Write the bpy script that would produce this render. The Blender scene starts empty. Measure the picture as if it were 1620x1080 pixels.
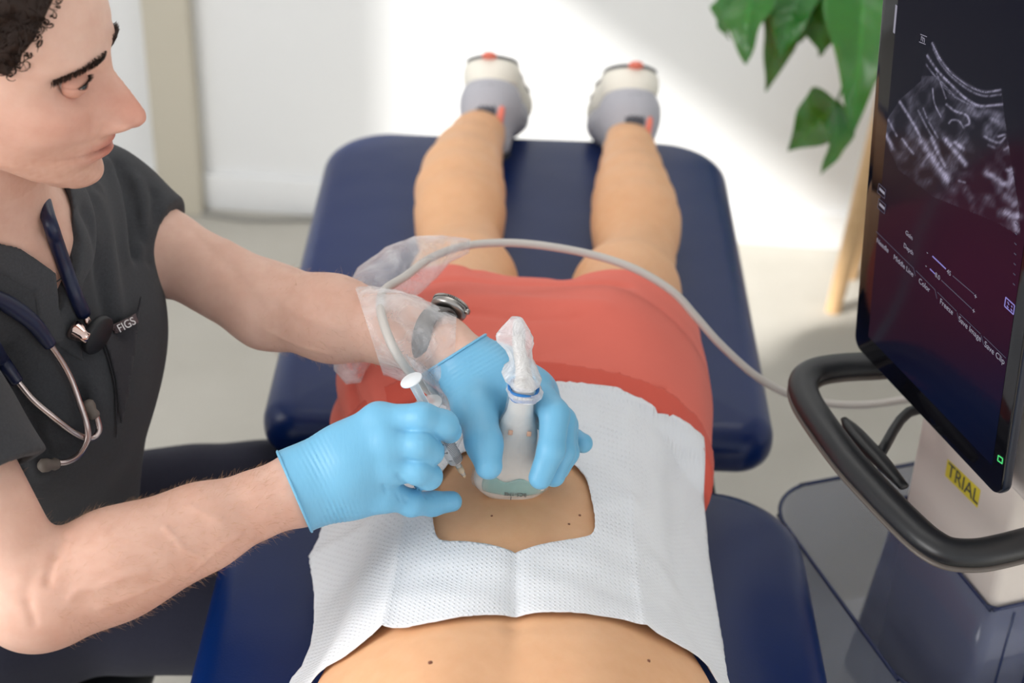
import bpy, bmesh, math, random
import numpy as np
from mathutils import Vector, Matrix
from mathutils.bvhtree import BVHTree
from mathutils.geometry import delaunay_2d_cdt

SC = bpy.context.scene
COL = SC.collection

# ---------------------------------------------------------------- camera
CAM_Z = 1.91
PITCH = math.radians(32.7)
ROLL = math.radians(2.05)
FPX = 2700.0
camd = bpy.data.cameras.new('camera')
cam = bpy.data.objects.new('camera', camd)
COL.objects.link(cam)
camd.sensor_width = 36.0
camd.lens = FPX / 1620.0 * 36.0
CAM_M = Matrix.Translation((0, 0, CAM_Z)) @ Matrix.Rotation(math.pi / 2 - PITCH, 4, 'X') @ Matrix.Rotation(ROLL, 4, 'Z')
cam.matrix_world = CAM_M
camd.clip_start = 0.05
camd.dof.use_dof = True
camd.dof.focus_distance = 1.62
camd.dof.aperture_fstop = 4.2
SC.camera = cam

# ---------------------------------------------------------------- world, sun, window light, exposure
world = bpy.data.worlds.new('world')
SC.world = world
world.use_nodes = True
bg = world.node_tree.nodes['Background']
bg.inputs[0].default_value = (0.93, 0.97, 1.0, 1)
bg.inputs[1].default_value = 0.92

SUN_DIR = Vector((0.78, 0.46, -0.56)).normalized()
sund = bpy.data.lights.new('sun', 'SUN')
sund.energy = 6.5
sund.angle = math.radians(2.5)
sund.color = (1.0, 0.97, 0.92)
suno = bpy.data.objects.new('sun', sund)
COL.objects.link(suno)
suno.rotation_euler = SUN_DIR.to_track_quat('-Z', 'Y').to_euler()

def area_light(name, loc, target, sx, sy, watts, color):
    d = bpy.data.lights.new(name, 'AREA')
    d.shape = 'RECTANGLE'; d.size = sx; d.size_y = sy; d.energy = watts; d.color = color
    o = bpy.data.objects.new(name, d); COL.objects.link(o)
    o.location = loc
    o.rotation_euler = (Vector(target) - Vector(loc)).to_track_quat('-Z', 'Y').to_euler()
    return o
area_light('window_daylight', (-1.9, 0.75, 1.55), (0.0, 1.5, 0.8), 1.8, 1.5, 60, (1.0, 0.985, 0.97))
area_light('overhead_fill', (0.2, 2.5, 2.75), (0.1, 2.3, 0.0), 1.2, 1.2, 8, (1.0, 0.97, 0.93))  # soft overhead fill added for brightness; no fixture is modelled

SC.view_settings.view_transform = 'Standard'
SC.view_settings.look = 'None'
SC.view_settings.exposure = 0.0
SC.view_settings.gamma = 1.0
SC.view_settings.use_curve_mapping = False
try:
    SC.cycles.use_denoising = True
    SC.cycles.max_bounces = 8
    SC.cycles.use_adaptive_sampling = True
    SC.cycles.adaptive_threshold = 0.025
    SC.cycles.transparent_max_bounces = 20
    SC.cycles.caustics_reflective = False
    SC.cycles.caustics_refractive = False
except Exception:
    pass

# ---------------------------------------------------------------- measuring helpers
CM3 = CAM_M.to_3x3()
def ray(px, py):
    return CM3 @ Vector(((px - 810.0) / FPX, (540.0 - py) / FPX, -1.0))
def P(px, py, d):
    v = ray(px, py) * d
    return Vector((v.x, v.y, v.z + CAM_Z))
def onZ(px, py, z):
    r = ray(px, py)
    return P(px, py, (z - CAM_Z) / r.z)
def onY(px, py, y):
    r = ray(px, py)
    return P(px, py, y / r.y)

# ---------------------------------------------------------------- scene helpers
def tag(o, label=None, cat=None, group=None, kind=None):
    if label: o['label'] = label
    if cat: o['category'] = cat
    if group: o['group'] = group
    if kind: o['kind'] = kind
    return o

def empty(name, loc=(0, 0, 0), parent=None):
    o = bpy.data.objects.new(name, None)
    o.empty_display_size = 0.05
    o.location = loc
    COL.objects.link(o)
    if parent: attach(o, parent)
    return o

def wmat(o):
    m = o.matrix_basis.copy()
    if o.parent: m = wmat(o.parent) @ o.matrix_parent_inverse @ m
    return m

def attach(o, parent):
    # geometry is modelled in world coordinates, keep it where it stands
    o.parent = parent
    o.matrix_parent_inverse = wmat(parent).inverted()

def mesh_obj(name, verts, faces, mat=None, parent=None, smooth=True, mats=None, midx=None):
    me = bpy.data.meshes.new(name)
    if isinstance(verts, np.ndarray):
        nv = len(verts); me.vertices.add(nv)
        me.vertices.foreach_set('co', np.ascontiguousarray(verts, dtype=np.float32).ravel())
        faces = np.asarray(faces, dtype=np.int32)
        nf, k = faces.shape
        me.loops.add(nf * k); me.polygons.add(nf)
        me.polygons.foreach_set('loop_start', np.arange(0, nf * k, k, dtype=np.int32))
        me.loops.foreach_set('vertex_index', faces.ravel())
        me.update(calc_edges=True)
        me.validate()
    else:
        me.from_pydata([tuple(v) for v in verts], [], [tuple(f) for f in faces])
        me.update()
    for p in ([mat] if mats is None else mats):
        if p: me.materials.append(p)
    if midx is not None:
        me.polygons.foreach_set('material_index', np.asarray(midx, dtype=np.int32))
    if smooth:
        me.polygons.foreach_set('use_smooth', np.ones(len(me.polygons), dtype=bool))
    o = bpy.data.objects.new(name, me)
    COL.objects.link(o)
    if parent: attach(o, parent)
    return o

def bm_obj(name, bm, mat=None, parent=None, smooth=True, mats=None):
    me = bpy.data.meshes.new(name)
    bmesh.ops.recalc_face_normals(bm, faces=bm.faces)
    bm.to_mesh(me); bm.free()
    for p in ([mat] if mats is None else mats):
        if p: me.materials.append(p)
    if smooth:
        me.polygons.foreach_set('use_smooth', np.ones(len(me.polygons), dtype=bool))
    o = bpy.data.objects.new(name, me)
    COL.objects.link(o)
    if parent: attach(o, parent)
    return o

def box_bm(bm, lo, hi, M=None, bevel=0.0, seg=3):
    g = bmesh.ops.create_cube(bm, size=1.0)
    vs = g['verts']
    lo = Vector(lo); hi = Vector(hi)
    for v in vs:
        v.co = Vector(((v.co.x + .5) * (hi.x - lo.x) + lo.x, (v.co.y + .5) * (hi.y - lo.y) + lo.y, (v.co.z + .5) * (hi.z - lo.z) + lo.z))
    if bevel > 0:
        es = list({e for v in vs for e in v.link_edges})
        r = bmesh.ops.bevel(bm, geom=es, offset=bevel, segments=seg, profile=0.5, affect='EDGES')
        vs = list({v for f in r['faces'] for v in f.verts} | {v for v in vs if v.is_valid})
    if M is not None:
        for v in vs: v.co = M @ v.co
    return vs

def catmull(pts, n=8, closed=False):
    pts = [np.array(p, float) for p in pts]
    out = []
    m = len(pts)
    rng = range(m if closed else m - 1)
    for i in rng:
        p0 = pts[(i - 1) % m] if (closed or i > 0) else 2 * pts[0] - pts[1]
        p1 = pts[i]; p2 = pts[(i + 1) % m]
        p3 = pts[(i + 2) % m] if (closed or i + 2 < m) else 2 * pts[-1] - pts[-2]
        for k in range(n):
            t = k / n
            out.append(0.5 * ((2 * p1) + (-p0 + p2) * t + (2 * p0 - 5 * p1 + 4 * p2 - p3) * t * t + (-p0 + 3 * p1 - 3 * p2 + p3) * t ** 3))
    if not closed: out.append(pts[-1])
    return out

def tube_data(pts, rad, sides=12, closed=False, squash=None, caps=True):
    """swept tube with transported frame. rad: float or list; squash: (normal vector, factor)"""
    pts = [Vector(p) for p in pts]; n = len(pts)
    rads = rad if hasattr(rad, '__len__') else [rad] * n
    T = []
    for i in range(n):
        a = pts[(i - 1) % n] if (closed or i > 0) else pts[0]
        b = pts[(i + 1) % n] if (closed or i < n - 1) else pts[-1]
        T.append((b - a).normalized())
    up = Vector((0, 0, 1)) if squash is None else Vector(squash[0])
    if abs(T[0].dot(up)) > 0.95: up = Vector((1, 0, 0))
    N = (up - T[0] * up.dot(T[0])).normalized()
    V = []; F = []
    for i in range(n):
        if squash is not None:
            N2 = Vector(squash[0]); N2 = (N2 - T[i] * N2.dot(T[i]))
            if N2.length > 1e-4: N = N2.normalized()
        else:
            N = (N - T[i] * N.dot(T[i])).normalized()
        B = T[i].cross(N)
        s = 1.0 if squash is None else squash[1]
        for k in range(sides):
            a = 2 * math.pi * k / sides
            V.append(pts[i] + N * (math.cos(a) * rads[i] * s) + B * (math.sin(a) * rads[i]))
    m = n if closed else n - 1
    for i in range(m):
        for k in range(sides):
            a = i * sides + k; b = i * sides + (k + 1) % sides
            c = ((i + 1) % n) * sides + (k + 1) % sides; d = ((i + 1) % n) * sides + k
            F.append((a, b, c, d))
    if not closed and caps:
        F.append(tuple(range(sides))[::-1]); F.append(tuple(range((n - 1) * sides, n * sides)))
    return V, F

def tube(name, pts, rad, mat, parent=None, sides=14, n=8, spline=True, closed=False, squash=None):
    if spline:
        if hasattr(rad, '__len__'):
            q = catmull([list(p) + [r] for p, r in zip(pts, rad)], n, closed)
            rad = [float(a[3]) for a in q]; pts = [a[:3] for a in q]
        else:
            pts = catmull(pts, n, closed)
    V, F = tube_data(pts, rad, sides, closed, squash)
    return mesh_obj(name, V, F, mat, parent)

def lathe(name, prof, origin, axis, mat, parent=None, sides=32, rmod=None):
    """prof: list of (radius, height along axis)"""
    ax = Vector(axis).normalized()
    q = ax.to_track_quat('Z', 'Y').to_matrix()
    V = []; F = []
    for r, h in prof:
        for k in range(sides):
            a = 2 * math.pi * k / sides
            rr = r
            V.append(Vector(origin) + q @ Vector((math.cos(a) * rr, math.sin(a) * rr, h)))
    for i in range(len(prof) - 1):
        for k in range(sides):
            F.append((i * sides + k, i * sides + (k + 1) % sides, (i + 1) * sides + (k + 1) % sides, (i + 1) * sides + k))
    F.append(tuple(range(sides))[::-1]); F.append(tuple(range((len(prof) - 1) * sides, len(prof) * sides)))
    return mesh_obj(name, V, F, mat, parent)

def auto_sharp(o, ang=40):
    me = o.data
    bm = bmesh.new(); bm.from_mesh(me)
    for e in bm.edges:
        if len(e.link_faces) == 2 and e.calc_face_angle(0) > math.radians(ang): e.smooth = False
    bm.to_mesh(me); bm.free()
    return o

# ---------------------------------------------------------------- implicit surfaces
def smin(a, b, k):
    h = np.maximum(k - np.abs(a - b), 0.0) / k
    return np.minimum(a, b) - h * h * k * 0.25

class Cone:
    """tapered capsule; optional flattening along n (s>1 = thinner along n)"""
    def __init__(s, a, b, ra, rb, n=None, sq=1.0):
        s.a = np.array(a, np.float32); s.b = np.array(b, np.float32); s.ra = ra; s.rb = rb
        s.n = None if n is None else np.array(Vector(n).normalized(), np.float32); s.sq = sq
    def ev(s, p):
        ab = s.b - s.a; l2 = float(ab @ ab) + 1e-12
        v = p - s.a
        t = np.clip(v @ ab / l2, 0, 1).astype(np.float32)
        q = v - t[:, None] * ab
        d2 = np.einsum('ij,ij->i', q, q)
        if s.n is not None:
            dn = q @ s.n
            d2 = d2 + (s.sq * s.sq - 1) * dn * dn
        return np.sqrt(d2) - (s.ra + (s.rb - s.ra) * t)

class Ell:
    def __init__(s, c, r, R=None):
        s.c = np.array(c, np.float32); s.r = np.array(r, np.float32)
        s.R = None if R is None else np.array(R, np.float32)   # columns = local axes
    def ev(s, p):
        q = p - s.c
        if s.R is not None: q = q @ s.R
        k0 = np.sqrt(np.sum((q / s.r) ** 2, 1)); k1 = np.sqrt(np.sum((q / (s.r ** 2)) ** 2, 1)) + 1e-9
        return k0 * (k0 - 1) / k1

class Plane:
    """inside = side the normal points away from"""
    def __init__(s, o, n):
        s.o = np.array(o, np.float32); s.n = np.array(Vector(n).normalized(), np.float32)
    def ev(s, p): return (p - s.o) @ s.n

class Fn:
    def __init__(s, f): s.f = f
    def ev(s, p): return s.f(p).astype(np.float32)

class Field:
    """sequence of (op, prim, k): '+' smooth union, '-' smooth subtraction, '&' intersection, 'd' displacement"""
    def __init__(s): s.ops = []
    def add(s, prim, k=0.01): s.ops.append(['+', prim, k]); return s
    def sub(s, prim, k=0.005): s.ops.append(['-', prim, k]); return s
    def cut(s, prim, k=0.002): s.ops.append(['&', prim, k]); return s
    def disp(s, fn): s.ops.append(['d', Fn(fn), 0]); return s
    def chain(s, pts, rad, k=0.01, n=None, sq=1.0):
        for i in range(len(pts) - 1):
            s.add(Cone(pts[i], pts[i + 1], rad[i], rad[i + 1], n, sq), k if i == 0 else max(k * 0.6, 0.004))
        return s
    def ev(s, p, near=None):
        d = np.full(len(p), 1e3, np.float32)
        for i, (op, pr, k) in enumerate(s.ops):
            if near is not None and op in '+-' and not near[i]: continue
            if op == 'd':
                d = d + pr.ev(p); continue
            e = pr.ev(p)
            k = max(k, 1e-5)
            if op == '+': d = smin(d, e, k)
            elif op == '-': d = -smin(-d, e, k)
            else: d = -smin(-d, -e, k)
        return d

def polygonise(F, lo, hi, h, smooth=1):
    """sparse surface nets"""
    lo = np.array(lo, np.float64); hi = np.array(hi, np.float64)
    nb = np.ceil((hi - lo) / (8 * h)).astype(int) + 1
    B = 8 * h; rb = B * 0.8661
    I = np.stack(np.meshgrid(*[np.arange(n) for n in nb], indexing='ij'), -1).reshape(-1, 3)
    C = (lo + (I + 0.5) * B).astype(np.float32)
    # coarse cull
    dc = np.concatenate([F.ev(C[i:i + 60000]) for i in range(0, len(C), 60000)])
    keep = np.abs(dc) < rb * 1.9 + 0.006
    I = I[keep]; C = C[keep]
    prim_d = []
    for op, pr, k in F.ops:
        prim_d.append(pr.ev(C) - k if op in '+-' else None)
    sb = I // 3
    key = sb[:, 0] + 1000 * sb[:, 1] + 1000000 * sb[:, 2]
    order = np.argsort(key, kind='stable'); I = I[order]; C = C[order]
    prim_d = [None if q is None else q[order] for q in prim_d]
    key = key[order]
    cuts = np.flatnonzero(np.diff(key)) + 1
    groups = np.split(np.arange(len(key)), cuts)
    L = np.stack(np.meshgrid(*[np.arange(9)] * 3, indexing='ij'), -1).reshape(-1, 3)
    NX, NY = int(nb[0]) * 8 + 16, int(nb[1]) * 8 + 16
    def ck(i, j, k): return (i.astype(np.int64) + 4) + (j.astype(np.int64) + 4) * NX + (k.astype(np.int64) + 4) * NX * NY
    vk = []; vp = []; quads = []
    for g in groups:
        near = [True if q is None else bool((q[g] < rb * 2.1 + 0.006).any()) for q in prim_d]
        base = I[g] * 8
        lat = base[:, None, :] + L[None]
        pts = (lo + lat.reshape(-1, 3) * h).astype(np.float32)
        V = F.ev(pts, near).reshape(len(g), 9, 9, 9)
        S = V < 0
        n8 = S[:, :-1, :-1, :-1].astype(np.int8)
        cnt = np.zeros_like(n8)
        for a in (0, 1):
            for b in (0, 1):
                for c in (0, 1):
                    cnt += S[:, a:a + 8, b:b + 8, c:c + 8]
        act = (cnt > 0) & (cnt < 8)
        gi, x, y, z = np.nonzero(act)
        if len(gi) == 0: continue
        acc = np.zeros((len(gi), 3)); num = np.zeros(len(gi))
        for ax in range(3):
            o1, o2 = [t for t in range(3) if t != ax]
            for a in (0, 1):
                for b in (0, 1):
                    off = np.zeros(3, int); off[o1] = a; off[o2] = b
                    off2 = off.copy(); off2[ax] = 1
                    v0 = V[gi, x + off[0], y + off[1], z + off[2]]; v1 = V[gi, x + off2[0], y + off2[1], z + off2[2]]
                    m = (v0 < 0) != (v1 < 0)
                    t = np.where(m, v0 / np.where(m, v0 - v1, 1), 0)
                    q = np.zeros((len(gi), 3)); q[:, o1] = a; q[:, o2] = b; q[:, ax] = t
                    acc += q * m[:, None]; num += m
        pos = acc / num[:, None]
        cell = base[gi] + np.stack([x, y, z], 1)
        vk.append(ck(cell[:, 0], cell[:, 1], cell[:, 2])); vp.append(lo + (cell + pos) * h)
        for ax in range(3):
            sl0 = [slice(0, 8)] * 3; sl1 = list(sl0); sl1[ax] = slice(1, 9)
            a = S[(slice(None),) + tuple(sl0)]; b = S[(slice(None),) + tuple(sl1)]
            for flip in (False, True):
                m = (a & ~b) if not flip else (~a & b)
                gi2, x2, y2, z2 = np.nonzero(m)
                if len(gi2) == 0: continue
                e = base[gi2] + np.stack([x2, y2, z2], 1)
                o1, o2 = (ax + 1) % 3, (ax + 2) % 3
                ks = []
                for da, db in ((0, 0), (1, 0), (1, 1), (0, 1)):
                    c = e.copy(); c[:, o1] -= da; c[:, o2] -= db
                    ks.append(ck(c[:, 0], c[:, 1], c[:, 2]))
                if flip: ks = ks[::-1]
                quads.append(np.stack(ks, 1))
    vk = np.concatenate(vk); vp = np.concatenate(vp); quads = np.concatenate(quads)
    o = np.argsort(vk); vk = vk[o]; vp = vp[o]
    idx = np.searchsorted(vk, quads); idx = np.clip(idx, 0, len(vk) - 1)
    ok = (vk[idx] == quads).all(1)
    idx = idx[ok]
    # light laplacian smoothing
    for _ in range(smooth):
        acc = np.zeros_like(vp); n = np.zeros(len(vp))
        for a, b in ((0, 1), (1, 2), (2, 3), (3, 0)):
            for c in range(3):
                acc[:, c] += np.bincount(idx[:, a], vp[idx[:, b], c], len(vp))
                acc[:, c] += np.bincount(idx[:, b], vp[idx[:, a], c], len(vp))
            n += np.bincount(idx[:, a], minlength=len(vp)); n += np.bincount(idx[:, b], minlength=len(vp))
        n = np.maximum(n, 1)
        vp = vp * 0.5 + acc / n[:, None] * 0.5
    return vp, idx

def sdf_obj(name, F, lo, hi, h, mat, parent=None, smooth=1):
    v, f = polygonise(F, lo, hi, h, smooth)
    return mesh_obj(name, v, f, mat, parent)

def lift(pts, k=0): return [Vector(p) for p in pts]

def noise3(p, scale, seed=0):
    """cheap smooth pseudo noise from sines, p Nx3"""
    r = np.random.RandomState(seed)
    out = np.zeros(len(p), np.float32)
    for i in range(7):
        d = r.normal(size=3); d /= np.linalg.norm(d)
        f = scale * r.uniform(0.6, 1.7)
        out += np.sin(p @ (d * f).astype(np.float32) + r.uniform(0, 6.28)).astype(np.float32)
    return out / 3.5

def set_col(o, fn):
    """per-vertex local colour (lips, stubble, painted mouth-crease shade ...)"""
    me = o.data
    n = len(me.vertices)
    co = np.empty(n * 3, np.float32); me.vertices.foreach_get('co', co)
    c = fn(co.reshape(-1, 3))
    a = me.color_attributes.new('Col', 'FLOAT_COLOR', 'POINT')
    full = np.ones((n, 4), np.float32); full[:, :3] = c
    a.data.foreach_set('color', full.ravel())

# ---------------------------------------------------------------- materials
def srgb(r, g, b):
    f = lambda c: ((c / 255.0) / 12.92) if c / 255.0 <= 0.04045 else (((c / 255.0) + 0.055) / 1.055) ** 2.4
    return (f(r), f(g), f(b), 1.0)

class NT:
    def __init__(s, name):
        s.m = bpy.data.materials.new(name); s.m.use_nodes = True
        s.t = s.m.node_tree; s.b = s.t.nodes['Principled BSDF']; s.out = s.t.nodes['Material Output']
    def n(s, typ, **kw):
        nd = s.t.nodes.new(typ)
        for k, v in kw.items():
            if k.startswith('_'): setattr(nd, k[1:], v)
            else:
                key = int(k[1:]) if k[0] == 'i' and k[1:].isdigit() else k.replace('_', ' ')
                nd.inputs[key].default_value = v
        return nd
    def l(s, a, b): s.t.links.new(a, b)
    def coord(s, kind='Object', scale=None, rot=None):
        tc = s.n('ShaderNodeTexCoord')
        o = tc.outputs[kind]
        if scale is not None or rot is not None:
            mp = s.n('ShaderNodeMapping')
            if scale is not None: mp.inputs['Scale'].default_value = scale
            if rot is not None: mp.inputs['Rotation'].default_value = rot
            s.l(o, mp.inputs[0]); o = mp.outputs[0]
        return o
    def bump(s, h, strength=0.2, dist=0.002, prev=None):
        b = s.n('ShaderNodeBump'); b.inputs['Strength'].default_value = strength; b.inputs['Distance'].default_value = dist
        s.l(h, b.inputs['Height'])
        if prev is not None: s.l(prev, b.inputs['Normal'])
        s.l(b.outputs[0], s.b.inputs['Normal'])
        return b.outputs[0]
    def noise(s, co, scale, detail=4, rough=0.5):
        n = s.n('ShaderNodeTexNoise'); n.inputs['Scale'].default_value = scale; n.inputs['Detail'].default_value = detail; n.inputs['Roughness'].default_value = rough
        s.l(co, n.inputs['Vector']); return n.outputs['Fac']
    def ramp(s, fac, stops):
        r = s.n('ShaderNodeValToRGB'); cr = r.color_ramp
        cr.elements[0].position = stops[0][0]; cr.elements[0].color = stops[0][1]
        cr.elements[1].position = stops[-1][0]; cr.elements[1].color = stops[-1][1]
        for p, c in stops[1:-1]:
            e = cr.elements.new(p); e.color = c
        s.l(fac, r.inputs[0]); return r.outputs[0]
    def mix(s, fac, a, b, mode='MIX'):
        m = s.n('ShaderNodeMix'); m.data_type = 'RGBA'; m.blend_type = mode
        for v, i in ((fac, 0), (a, 6), (b, 7)):
            if hasattr(v, 'is_linked') or hasattr(v, 'links'): s.l(v, m.inputs[i])
            else: m.inputs[i].default_value = v
        return m.outputs[2]

def plain(name, col, rough=0.5, metal=0.0, spec=0.5, bump=None, coat=0.0, trans=0.0, emit=None, alpha=1.0, var=0.06, sheen=0.0):
    M = NT(name)
    b = M.b
    b.inputs['Roughness'].default_value = rough
    b.inputs['Metallic'].default_value = metal
    b.inputs['Specular IOR Level'].default_value = spec
    b.inputs['Coat Weight'].default_value = coat
    b.inputs['Transmission Weight'].default_value = trans
    b.inputs['Sheen Weight'].default_value = sheen
    co = M.coord()
    nz = M.noise(co, 9.0, 3)
    c2 = tuple(max(0, min(1, x * (1 - var))) for x in col[:3]) + (1,)
    M.l(M.mix(nz, col, c2), b.inputs['Base Color'])
    if bump: M.bump(M.noise(co, bump[0], 5), bump[1], bump[2] if len(bump) > 2 else 0.002)
    if alpha < 1: b.inputs['Alpha'].default_value = alpha
    if emit:
        b.inputs['Emission Color'].default_value = emit[0]; b.inputs['Emission Strength'].default_value = emit[1]
    return M.m
# ================================================================ SETTING
M_wall = plain('wall_paint', srgb(236, 237, 238), 0.75, bump=(60, 0.05), var=0.02)
M_cream = plain('cream_trim', srgb(205, 198, 182), 0.7, var=0.04)
def carpet_mat():
    M = NT('carpet'); co = M.coord()
    a = M.noise(co, 5.0, 4); b = M.noise(co, 320.0, 4, 0.7)
    c = M.ramp(a, [(0.3, srgb(183, 179, 169)), (0.7, srgb(196, 192, 183))])
    c = M.mix(0.35, c, M.ramp(b, [(0.3, srgb(165, 162, 154)), (0.7, srgb(226, 223, 216))]))
    M.l(c, M.b.inputs['Base Color']); M.b.inputs['Roughness'].default_value = 0.95; M.b.inputs['Specular IOR Level'].default_value = 0.1
    M.bump(b, 0.5, 0.003); return M.m
M_carpet = carpet_mat()

def quad_slab(name, lo, hi, mat, bevel=0.0, M=None, parent=None, kind='structure'):
    bm = bmesh.new(); box_bm(bm, lo, hi, M, bevel)
    o = bm_obj(name, bm, mat, parent, smooth=bevel > 0)
    if bevel > 0: auto_sharp(o)
    if kind and parent is None: o['kind'] = kind
    return o
quad_slab('floor', (-3.0, -1.2, -0.08), (3.2, 4.2, 0.0), M_carpet)
WY = 3.47
WM = Matrix.Translation((0, WY, 0)) @ Matrix.Rotation(math.radians(-3.4), 4, 'Z')
quad_slab('wall_back', (-2.9, 0.0, 0.0), (3.1, 0.12, 3.2), M_wall, M=WM)
quad_slab('baseboard_back', (-2.9, -0.016, 0.0), (3.1, 0.0, 0.09), M_wall, 0.003, M=WM)
# left wall with the window the sun comes through
XW = -2.05
def wall_xz(px, py):
    # point on the back wall seen at a pixel, in wall coordinates
    o = CAM_M.translation; d = ray(px, py); Wi = WM.inverted()
    a = Wi @ o; b = Wi.to_3x3() @ d
    t = -a.y / b.y
    q = a + b * t
    return q.x, q.z
def through_window(px, py):
    x, z = wall_xz(px, py); w = WM @ Vector((x, 0, z)); t = (w.x - XW) / SUN_DIR.x
    return w - SUN_DIR * t
WIN_Z1 = through_window(1175, 150).z
WIN_Y1 = through_window(606, 100).y
WIN_Y0 = min(through_window(1500, 200).y, WIN_Y1 - 1.1)
WIN_Z0 = 1.2
print('window', WIN_Y0, WIN_Y1, WIN_Z1)
bm = bmesh.new()
for lo, hi in (((XW - .15, -1.2, 0), (XW, WIN_Y0, 3.2)), ((XW - .15, WIN_Y1, 0), (XW, 3.75, 3.2)),
               ((XW - .15, WIN_Y0, 0), (XW, WIN_Y1, WIN_Z0)), ((XW - .15, WIN_Y0, WIN_Z1), (XW, WIN_Y1, 3.2))):
    box_bm(bm, lo, hi)
tag(bm_obj('wall_left', bm, M_wall, smooth=False), kind='structure')
M_upvc = plain('window_frame_white', srgb(240, 240, 240), 0.35)
bm = bmesh.new()
for lo, hi in (((XW - .1, WIN_Y0, WIN_Z0), (XW - .04, WIN_Y0 + .05, WIN_Z1)), ((XW - .1, WIN_Y1 - .05, WIN_Z0), (XW - .04, WIN_Y1, WIN_Z1)),
               ((XW - .1, WIN_Y0, WIN_Z0), (XW - .04, WIN_Y1, WIN_Z0 + .05)), ((XW - .1, WIN_Y0, WIN_Z1 - .05), (XW - .04, WIN_Y1, WIN_Z1))):
    box_bm(bm, lo, hi, None, 0.004, 1)
tag(bm_obj('window_1', bm, M_upvc, smooth=False), kind='structure')
quad_slab('ceiling', (-2.9, -1.2, 3.0), (3.2, 3.75, 3.12), M_wall)
quad_slab('wall_right', (2.35, -1.2, 0), (2.47, 3.75, 3.2), M_wall)
# cream post boxed in against the back wall, left of the table
x0, z0 = wall_xz(262, 30); x1, z1 = wall_xz(292, 300)
quad_slab('trim_1', (x1 - 0.05, -0.05, 0.0), (x1 + 0.05, 0.0, 3.0), M_cream, 0.004, M=WM)
quad_slab('trim_2', (x1 - 0.36, -0.03, 1.22), (x1 + 0.32, 0.0, 1.42), M_cream, 0.004, M=WM)

# cable lying along the foot of the back wall
M_cord = plain('grey_cord', srgb(150, 148, 143), 0.5)
pts = []
for px, py in ((270, 326), (320, 330), (370, 327), (420, 330), (462, 338), (520, 340), (600, 345)):
    p = onZ(px, py, 0.006); pts.append(p)
xs = [WM @ Vector((x, y, 0.006)) for x, y in ((-1.3, -0.03), (-1.0, -0.05), (-0.8, -0.035), (-0.62, -0.06), (-0.45, -0.04), (-0.2, -0.045), (0.1, -0.03))]
tag(tube('floor_cable', xs, 0.006, M_cord, sides=8), 'thin grey cable lying on the carpet along the foot of the back wall', 'cable')

# ================================================================ TREATMENT TABLE
def vinyl_mat():
    M = NT('navy_vinyl'); co = M.coord()
    M.b.inputs['Base Color'].default_value = srgb(8, 26, 84)
    M.l(M.mix(M.noise(co, 3.0, 3), srgb(3, 36, 94), srgb(2, 29, 78)), M.b.inputs['Base Color'])
    M.b.inputs['Roughness'].default_value = 0.3
    M.b.inputs['Specular IOR Level'].default_value = 0.32
    M.b.inputs['Coat Weight'].default_value = 0.08; M.b.inputs['Coat Roughness'].default_value = 0.25
    v = M.n('ShaderNodeTexVoronoi'); v.inputs['Scale'].default_value = 420; M.l(co, v.inputs['Vector'])
    b1 = M.bump(v.outputs['Distance'], 0.12, 0.0006)
    M.bump(M.noise(co, 6, 2), 0.25, 0.012, b1)
    return M.m
M_vinyl = vinyl_mat()
M_frame = plain('dark_painted_steel', srgb(40, 42, 48), 0.4, metal=0.3)
M_white_steel = plain('white_painted_steel', srgb(225, 226, 228), 0.35)

def rrect(cx, cy, a, b, r, n=14):
    """outline; r = 4 radii (x-y-, x+y-, x+y+, x-y+)"""
    out = []
    for (sx, sy, ang0), rr in zip(((-1, -1, 180), (1, -1, 270), (1, 1, 0), (-1, 1, 90)), r):
        rr = max(rr, 0.001)
        for k in range(n + 1):
            t = math.radians(ang0 + 90.0 * k / n)
            out.append((cx + sx * (a - rr) + rr * math.cos(t), cy + sy * (b - rr) + rr * math.sin(t)))
    return out
def cushion(name, cx, cy, a, b, r, z0, z1, er, mat, parent, puff=0.006):
    rings = []
    for k in range(7):
        t = math.radians(-90 + 90 * k / 6); rings.append((er * (1 - math.cos(t)), z0 + er + er * math.sin(t)))
    for k in range(9):
        t = math.radians(90 * k / 8); rings.append((er * 1.25 * (1 - math.cos(t)), z1 - er * 1.25 + er * 1.25 * math.sin(t)))
    for s in (0.02, 0.045, 0.08, 0.13, 0.2):
        rings.append((er * 1.25 + s, z1 + puff * (1 - math.exp(-s / 0.05))))
    V = []; F = []
    for ins, z in rings:
        for x, y in rrect(cx, cy, a - ins, b - ins, [max(q - ins, 0.004) for q in r]): V.append((x, y, z))
    n = len(V) // len(rings)
    for i in range(len(rings) - 1):
        for k in range(n): F.append((i * n + k, i * n + (k + 1) % n, (i + 1) * n + (k + 1) % n, (i + 1) * n + k))
    F.append(tuple(range(n))[::-1]); F.append(tuple(range((len(rings) - 1) * n, len(rings) * n)))
    return mesh_obj(name, V, F, mat, parent)

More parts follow.
